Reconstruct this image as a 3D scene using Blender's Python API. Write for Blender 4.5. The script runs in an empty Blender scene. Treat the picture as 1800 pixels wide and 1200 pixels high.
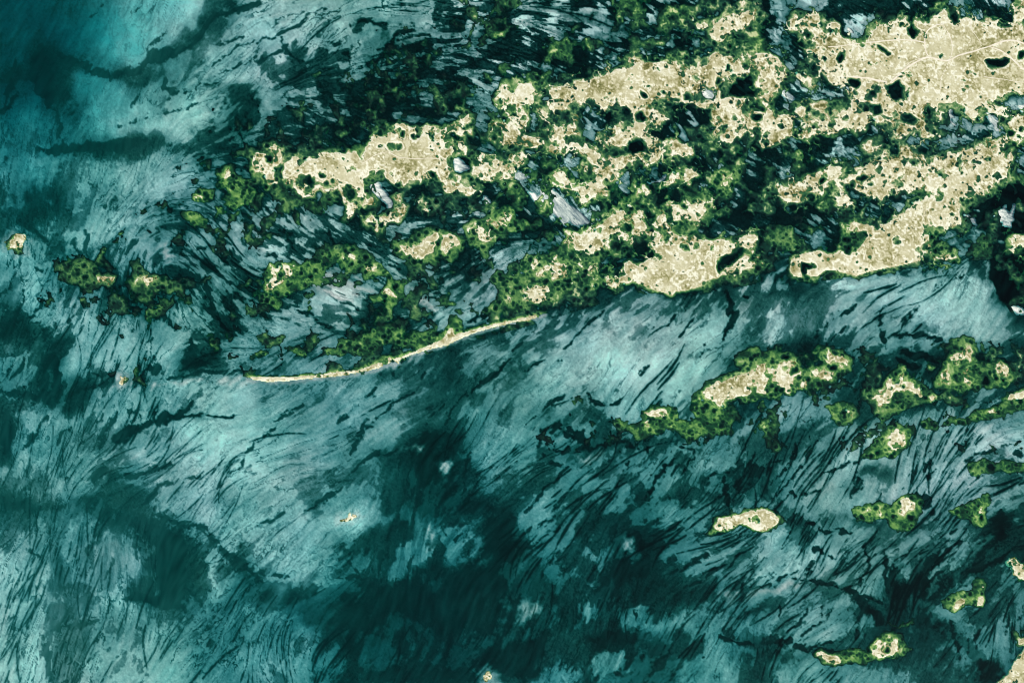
import bpy, math, time
import numpy as np
T0 = time.time()
scene = bpy.context.scene
M = 4.0                      # metres per drawing unit (the plan is drawn 1800 units wide)
W, H = 1800, 1200

# ------------------------------------------------------------------ camera, sky, sun, exposure
cam_d = bpy.data.cameras.new('camera'); cam = bpy.data.objects.new('camera', cam_d)
scene.collection.objects.link(cam); scene.camera = cam
ALT = 12000.0
cam.location = (0, 0, ALT); cam.rotation_euler = (0, 0, 0)
cam_d.sensor_width = 36.0; cam_d.lens = 36.0 * ALT / (W * M)
cam_d.clip_start = 10; cam_d.clip_end = 80000
SUN_EL, SUN_AZ = math.radians(52), math.radians(150)      # compass azimuth of the sun (south-south-east)
world = bpy.data.worlds.new("World"); scene.world = world; world.use_nodes = True
nt = world.node_tree; bg = nt.nodes['Background']
sky = nt.nodes.new('ShaderNodeTexSky'); sky.sky_type = 'NISHITA'; sky.sun_disc = False
sky.sun_elevation = SUN_EL; sky.sun_rotation = SUN_AZ
nt.links.new(sky.outputs[0], bg.inputs[0]); bg.inputs[1].default_value = 0.07
sun_d = bpy.data.lights.new('sun', 'SUN'); sun_d.energy = 3.6; sun_d.angle = math.radians(0.5)
sun_d.color = (1.0, 0.95, 0.87)
sun = bpy.data.objects.new('sun', sun_d); scene.collection.objects.link(sun)
sun.rotation_euler = (math.radians(90) - SUN_EL, 0, math.pi - SUN_AZ)
sun.location = (0, 0, 5000)
vs = scene.view_settings
vs.view_transform = 'Standard'; vs.look = 'None'; vs.gamma = 1; vs.use_curve_mapping = False; vs.exposure = 0.12
scene.cycles.transparent_max_bounces = 16
scene.cycles.max_bounces = 4
scene.cycles.filter_width = 1.05

# ------------------------------------------------------------------ plan grid
ST = 1.5
U0, V0 = -150.0, -120.0
NX, NY = int(2100 / ST) + 1, int(1440 / ST) + 1
u1 = (U0 + ST * np.arange(NX)).astype(np.float32); v1 = (V0 + ST * np.arange(NY)).astype(np.float32)
UU, VV = np.meshgrid(u1, v1)
rng = np.random.default_rng(7)

def smooth(x, a, b):                                       # works for a > b too
    t = np.clip((x - a) / (b - a), 0, 1); return t * t * (3 - 2 * t)
def vnoise(u, v, seed):                                   # value noise, lattice step 1
    r = np.random.default_rng(seed); L = r.random((256, 256), dtype=np.float32)
    iu = np.floor(u).astype(np.int32); iv = np.floor(v).astype(np.int32)
    fu = (u - iu).astype(np.float32); fv = (v - iv).astype(np.float32)
    fu = fu * fu * (3 - 2 * fu); fv = fv * fv * (3 - 2 * fv)
    a = L[iv & 255, iu & 255]; b = L[iv & 255, (iu + 1) & 255]
    c = L[(iv + 1) & 255, iu & 255]; d = L[(iv + 1) & 255, (iu + 1) & 255]
    return (a + (b - a) * fu) * (1 - fv) + (c + (d - c) * fu) * fv
def fbm(u, v, size, seed, octv=4, gain=0.5):              # about -1..1
    s = 0; amp = 1; tot = 0
    ca, sa = math.cos(0.6), math.sin(0.6)
    for k in range(octv):
        f = 2.0 ** k / size
        s = s + amp * (vnoise(u * f + 17.3 * k, v * f - 9.1 * k, seed + k) - 0.5) * 2
        tot += amp * 0.62; amp *= gain
        u, v = ca * u - sa * v, sa * u + ca * v
    return s / tot
def blur(a, r):                                           # two box passes of radius r cells
    for _ in range(2):
        for ax in (0, 1):
            p = np.pad(a, [(r + 1, r) if i == ax else (0, 0) for i in (0, 1)], mode='edge')
            c = np.cumsum(p, axis=ax, dtype=np.float64)
            n = a.shape[ax]
            hi = np.take(c, np.arange(2 * r + 1, 2 * r + 1 + n), axis=ax); lo = np.take(c, np.arange(0, n), axis=ax)
            a = ((hi - lo) / (2 * r + 1)).astype(np.float32)
    return a
def sample(img, fu, fv):                                  # bilinear lookup at fractional indices
    h, w = img.shape
    fu = np.clip(fu, 0, w - 1.001); fv = np.clip(fv, 0, h - 1.001)
    i = fu.astype(np.int32); j = fv.astype(np.int32); a = fu - i; b = fv - j
    return (img[j, i] * (1 - a) + img[j, i + 1] * a) * (1 - b) + (img[j + 1, i] * (1 - a) + img[j + 1, i + 1] * a) * b
def up(grid, cell, smooth_it=True):                       # coarse drawing -> full grid
    g = np.asarray(grid, np.float32)
    return sample(g, (UU / cell - 0.5), (VV / cell - 0.5)).astype(np.float32)
def at(arr, u, v):
    return sample(arr, (np.asarray(u) - U0) / ST, (np.asarray(v) - V0) / ST)

# ------------------------------------------------------------------ hand drawn plan
# tone of the shallows, one digit per 30 units: 0 deep weedy channel .. 9 pale silt
TONE_ROWS = """
444445677777425 666666665545642 222322212111121 222333322332331
444446777776256 666655324553422 323323111111111 422235622222222
443345777762566 466544433223322 343232111111222 211145222222222
432234677534655 563254332133333 422122211111222 232222222222222
322256322345565 542333222222333 421122211111112 242222222222232
332166655466322 543322222222243 322222211111132 355442222222222
454326666577522 532322222222233 232222222111442 245455232222245
454436666776322 333222322222322 233443111111222 342222222344435
443331111233222 222222222222222 233443112211111 212222112344443
455455565443222 322222222222232 334323111111221 223443332333311
454455566666432 433222222222222 432223312232212 222222233331111
422145455654322 444322233322222 146433221222211 111112222111111
322345666324433 555442222235442 136752211111111 111223332211114
314566665223466 645443354544432 111221111113311 111111332222111
654266455456555 754433445322222 332211111112211 111111222223311
465442245322344 665332345542245 332111111122211 111111222223211
566432233323532 323334444443355 222211111122222 113344455556511
666555222225625 324677444445555 322222344222233 544455666666511
535666532366324 345566322556653 223334555555564 655455556666651
214566664455424 665433332455222 344556655666533 654444445555544
544166666666155 342444433332445 345667767665433 221223333211132
452266666522244 445554433432344 355667777776422 222223222111222
332225322566665 444455554432344 456667777765422 454432222222222
343224555556666 454445555433334 555555666654222 444433322233443
255555666555666 554445555443444 543433565322233 554433345554444
155454555577777 655544554322345 544443433333345 333355665566666
255555546677777 665544433221355 543334344444444 334566655566776
555555445567777 655544432122255 444444444445554 445663356666543
455554235667666 665554432222345 334454434432344 446634556665555
223422223556655 566444432222222 345444323334434 345555566655543
323353222346666 666667731322322 454422223444566 544333333343322
455362533223565 566654222332422 444433322334555 555444444444322
666553554421563 666543323423432 443343322345545 566655554444332
777355655511642 566543343313322 333333222345556 665555444544333
776335662322642 255553222221122 322334322223445 444455313444233
766365663223325 543321111112234 532233422344442 444432222343344
766554344433344 443222122222233 432223344554544 555544222223444
767235556644334 444331222222333 333332233345442 555543222223454
777446666664445 555431334322223 333432222345532 333333333333433
777455666665445 555431433322355 343533222244543 455444444333222
"""
tone_g = [[int(c) for c in l.replace(' ', '')] for l in TONE_ROWS.strip().splitlines()]
assert len(tone_g) == 40 and all(len(r) == 60 for r in tone_g), [len(r) for r in tone_g]
# streak direction in degrees (0 = east, 90 = north), per 150 units
DIR = """60 60 58 30 0 -15 -15 -20 -30 -40 -45 -45
70 65 40 -25 -35 -40 -25 -30 -30 -40 -40 -40
75 30 -25 -30 -15 10 -35 -20 -40 -30 -20 -30
70 70 -35 -30 -25 30 45 50 45 45 45 50
60 65 40 40 42 42 45 50 55 50 30 30
80 45 35 35 55 50 50 55 50 55 55 35
80 75 75 50 60 70 50 45 40 60 50 40
65 60 70 80 70 60 60 50 70 45 70 70"""
dir_g = np.array([[float(x) for x in r.split()] for r in DIR.splitlines()])
# water depth over the flats in decimetres, per 150 units
DEP = """52 20 17 15 14 10 9 9 9 9 9 9
42 20 17 13 11 9 9 9 8 8 8 8
34 20 15 11 10 9 9 9 9 9 9 9
26 20 16 12 12 11 12 12 13 14 15 12
24 22 20 20 20 18 17 15 15 15 13 12
24 22 20 20 23 27 23 23 18 14 12 13
22 24 24 27 32 32 28 26 20 15 13 14
18 20 27 34 42 36 30 30 26 18 17 17"""
dep_g = np.array([[float(x) for x in r.split()] for r in DEP.splitlines()]) / 10
# how broken the flats are, 0 smooth .. 9 torn, per 150 units
RGH = """1 3 5 7 8 8 8 8 8 8 8 8
4 5 7 8 8 8 8 8 8 8 8 8
6 7 7 7 7 7 7 7 7 7 7 7
7 7 7 6 5 4 4 3 3 3 3 2
7 7 5 3 3 3 3 3 4 4 5 5
6 5 4 4 4 4 4 5 4 3 3 4
9 9 8 5 5 5 6 6 5 4 4 5
9 9 8 6 6 5 5 5 4 4 4 4"""
rgh_g = np.array([[float(x) for x in r.split()] for r in RGH.splitlines()]) / 9
# reed marsh between the islands, one digit per 30 units, rows 0..28
REED_ROWS = """
000000000000000 000000000002345 635224554346665 000000222343222
000000000000000 000001001113343 433224535546655 323000023433231
000000000000000 000001234334544 225532334545566 344000000000000
000000000000000 000012345555344 335543323455555 445300000000000
000000000000000 000234455555544 335544323455555 444300000000000
000000000000012 001234554566544 444354343333332 232320000000000
000000000000223 124444455655566 443222222222222 222223333222222
000000000001334 335554545555555 544222222245433 333222333322223
000000000012344 555554554554455 443222333355554 334443333322222
000000000122445 555555444445555 444344444445555 443344444332222
000000001122455 554455555545666 555554445555555 444444444333323
000000001223356 654443455545545 533455566666555 334444444432233
000000022322345 443233445543333 432335555555444 333444443332233
000000023222223 333222233354555 444334555555455 456455444333222
000001122222222 222344544455666 334345554555556 555644444333345
000455434433322 234555554444444 455555555555555 333455555445555
001455545554323 445555444323333 666655444444555 222223333445555
001245554553222 332000134433223 666654443333333 322222222222333
000014555432223 333222344422233 555443222222222 221100000000000
000001233222223 322344454332221 433210000000000 000000000000000
000000000022122 334455555543210 000000000000012 233222111233322
000000012222222 331223222210000 000000000000014 444433334455554
000011333221100 000000000000000 000000000002344 333334444455543
000000000000000 000000000000000 001332233444555 444334555544433
000000000000000 000000000000000 013443344455555 334444444333344
000000000000000 000000000000000 024333443343344 333333332222222
000000000000000 000000000000000 012222221122222 222122222222222
000000000000000 000000000001100 000001122001122 111113322222333
000000000000000 000000000001100 000001111002222 112223333322222
"""
reed_g = [[int(c) for c in l.replace(' ', '')] for l in REED_ROWS.strip().splitlines()]
assert all(len(r) == 60 for r in reed_g), [len(r) for r in reed_g]
while len(reed_g) < 40: reed_g.append([0] * 60)
reed_g = np.array(reed_g, float)
OPEN = [(560, 690), (700, 640), (940, 572), (1060, 535), (1100, 512), (1180, 530), (1260, 515), (1340, 500), (1400, 505), (1500, 488), (1600, 472), (1740, 458), (1755, 520), (1800, 590),
        (1700, 600), (1640, 600), (1500, 605), (1360, 600), (1290, 640), (1240, 690), (1120, 712), (1010, 690), (950, 760), (800, 800), (560, 800)]

# shapes: (sheet column, sheet row) then points in 2.5-unit steps from that sheet's corner.  S sand, G green, P pond
# island key: (name, category, label, lushness 0..1, group)
ISL = {
 'A': ('sand_island', 'island', 'long ragged sand island, westernmost of the upper chain, with a curled southern arm', .35),
 'A2': ('sand_islet', 'islet', 'small hooked sand islet just off the western tip of the long upper island', .6),
 'B1': ('sand_island', 'island', 'squat speckled sand island, straight eastern edge, just west of the long wedge shaped bank', .3),
 'B': ('sand_island', 'island', 'long wedge shaped sand island with a smooth tan surface, narrowing to the west', .3),
 'C': ('sand_island', 'island', 'blocky sand island round a dark lagoon with a white patch at its western end', .3),
 'N1': ('sand_islet', 'islet', 'narrow sand islet at the top of the picture above the blocky lagoon island', .45),
 'B2': ('sand_islet', 'islet', 'small sand patch with a round pond east of the long upper western island', .4),
 'D': ('sand_island', 'island', 'low twisting sand island with large square ponds south of the long wedge shaped bank', .4),
 'D2': ('sand_islet', 'islet', 'oval sandy islet in the dark pool east of the twisting island', .5),
 'E': ('sand_island', 'island', 'largest sand island, in the upper right, crossed by pale branching tracks', .25),
 'E2': ('sand_islet', 'islet', 'green edged islet cut by the top right corner', .5),
 'E3': ('sand_islet', 'islet', 'small sand islet at the right edge below the largest island', .4),
 'F': ('sand_island', 'island', 'lens shaped sand island tucked under the south west side of the largest island', .35),
 'Hh': ('sand_island', 'island', 'boot shaped sand island at the right, its long smooth southern beach facing the open bay', .3),
 'K': ('sand_island', 'island', 'two lobed sand island with a pointed southern beach in the centre right', .5),
 'L': ('sand_island', 'island', 'hook shaped sand island curling west from beside the two lobed island', .55),
 'L2': ('sand_islet', 'islet', 'small pale sand patch in green marsh west of the hook shaped island', .6),
 'L3': ('sand_islet', 'islet', 'greenish sand strip along the bay shore southwest of the hook shaped island', .7),
 'L4': ('sand_islet', 'islet', 'two tiny sand specks in the creek south of the hook shaped island', .6),
 'Mm': ('sand_island', 'island', 'irregular greenish sand island directly south of the twisting island', .5),
 'M2': ('sand_islet', 'islet', 'slanting sandy streak islet in the marsh north of the two lobed island', .6),
 'M4': ('reed_islet', 'islet', 'olive green islet west of the boot shaped island tip', .7),
 'M5': ('reed_islet', 'islet', 'forked plain green islet south west of the brightest white flat', .8),
 'N': ('sand_island', 'island', 'green rimmed island with two joined tan patches left of centre', .75),
 'N2': ('reed_islet', 'islet', 'green islet with two small sand patches adjoining the east end of the two patch island', .75),
 'O': ('reed_islet', 'islet', 'wedge of bright green reeds with a sandy western end, left of centre', .9),
 'O2': ('reed_islet', 'islet', 'winding green ribbon islet with a sandy knob at its southern end', .9),
 'O3': ('reed_islet', 'islet', 'small slanting green islet just south west of the sandy green wedge', .9),
 'R': ('reed_islet', 'islet', 'bright lime green islet west of the long upper sand island', 1.0),
 'P1': ('sand_spit', 'sand spit', 'long thin curved sand spit, green reeds along its inner side, edging the open bay', .9),
 'Q1': ('sand_islet', 'islet', 'tiny round yellow islet alone at the left edge', .7),
 'Q2': ('sand_islet', 'islet', 'western of the two small yellow knolls in the dark green marsh at the left', .45),
 'Q3': ('sand_islet', 'islet', 'eastern of the two small yellow knolls in the dark green marsh at the left', .5),
 'T1': ('sand_islet', 'islet', 'tiny yellowish knoll on the broken shoal line at the lower left', .5),
 'U1': ('sand_islet', 'islet', 'sliver of pale sand on the lip of the big silt flat, lower centre left', .2),
 'U2': ('sand_islet', 'islet', 'tiny pale islet with a green core at the bottom edge', .4),
 'X': ('sand_islet', 'islet', 'small elongated tan islet with a smooth south beach, lower right of centre', .6),
 'Y': ('reed_islet', 'islet', 'green lobed islet with two tan patches directly east of the elongated tan islet', .85),
 'Y2': ('reed_islet', 'islet', 'small very green islet near the right edge, east of the lobed islet', .9),
 'Z1': ('sand_islet', 'islet', 'small knobbly sand islet at the lower right edge', .6),
 'Z2': ('reed_islet', 'islet', 'clumped islet of three tan knobs in green, lower right', .8),
 'Z3': ('reed_islet', 'islet', 'long thin islet with a round tan eastern knob near the bottom right', .8),
 'Z4': ('sand_islet', 'islet', 'sand speck at the lower right edge just above the corner island', .6),
 'Z5': ('sand_island', 'island', 'smooth tan island cut by the bottom right corner', .3),
 'Z6': ('reed_islet', 'islet', 'thin green crescent islet in the dark channel near the lower right', .8),
 'AA': ('sand_island', 'island', 'sickle shaped island with a broad tan west half on the south side of the bay', .75),
 'BB': ('reed_islet', 'islet', 'ragged lime green islet strung west of the sickle shaped island', .9),
 'CC': ('reed_islet', 'islet', 'triangular islet with a tan arched ridge, right of the sickle shaped island', .8),
 'DD': ('reed_islet', 'islet', 'pock marked islet with a ring shaped tan knoll near the right edge', .8),
 'EE': ('reed_islet', 'islet', 'small wedge islet with a pale tan core south of the sickle shaped island', .8),
 'FF': ('reed_islet', 'islet', 'oval islet with a tan core and dark ponds along its southern rim', .85),
 'GG': ('reed_islet', 'islet', 'long green strip islet with a smooth southern shore running to the right edge', .9),
 'HH': ('reed_islet', 'islet', 'narrow green islet with a row of dark ponds at the right edge', .85),
 'JJ': ('sand_islet', 'islet', 'oval tan islet cut by the right edge below the black pool', .7),
 'KK': ('reed_islet', 'islet', 'green islet with dark ponds between the boot shaped island and the oval tan islet', .7),
 'LL': ('reed_islet', 'islet', 'curved green bank round a dark pond, southeast side of the boot shaped island', .8),
 'MA': ('reed_islet', 'islet', 'dark green islet filling the notch in the west side of the boot shaped island', .7),
 'MB': ('reed_islet', 'islet', 'squat green islet in black water west of the boot shaped island', .7),
}
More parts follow.
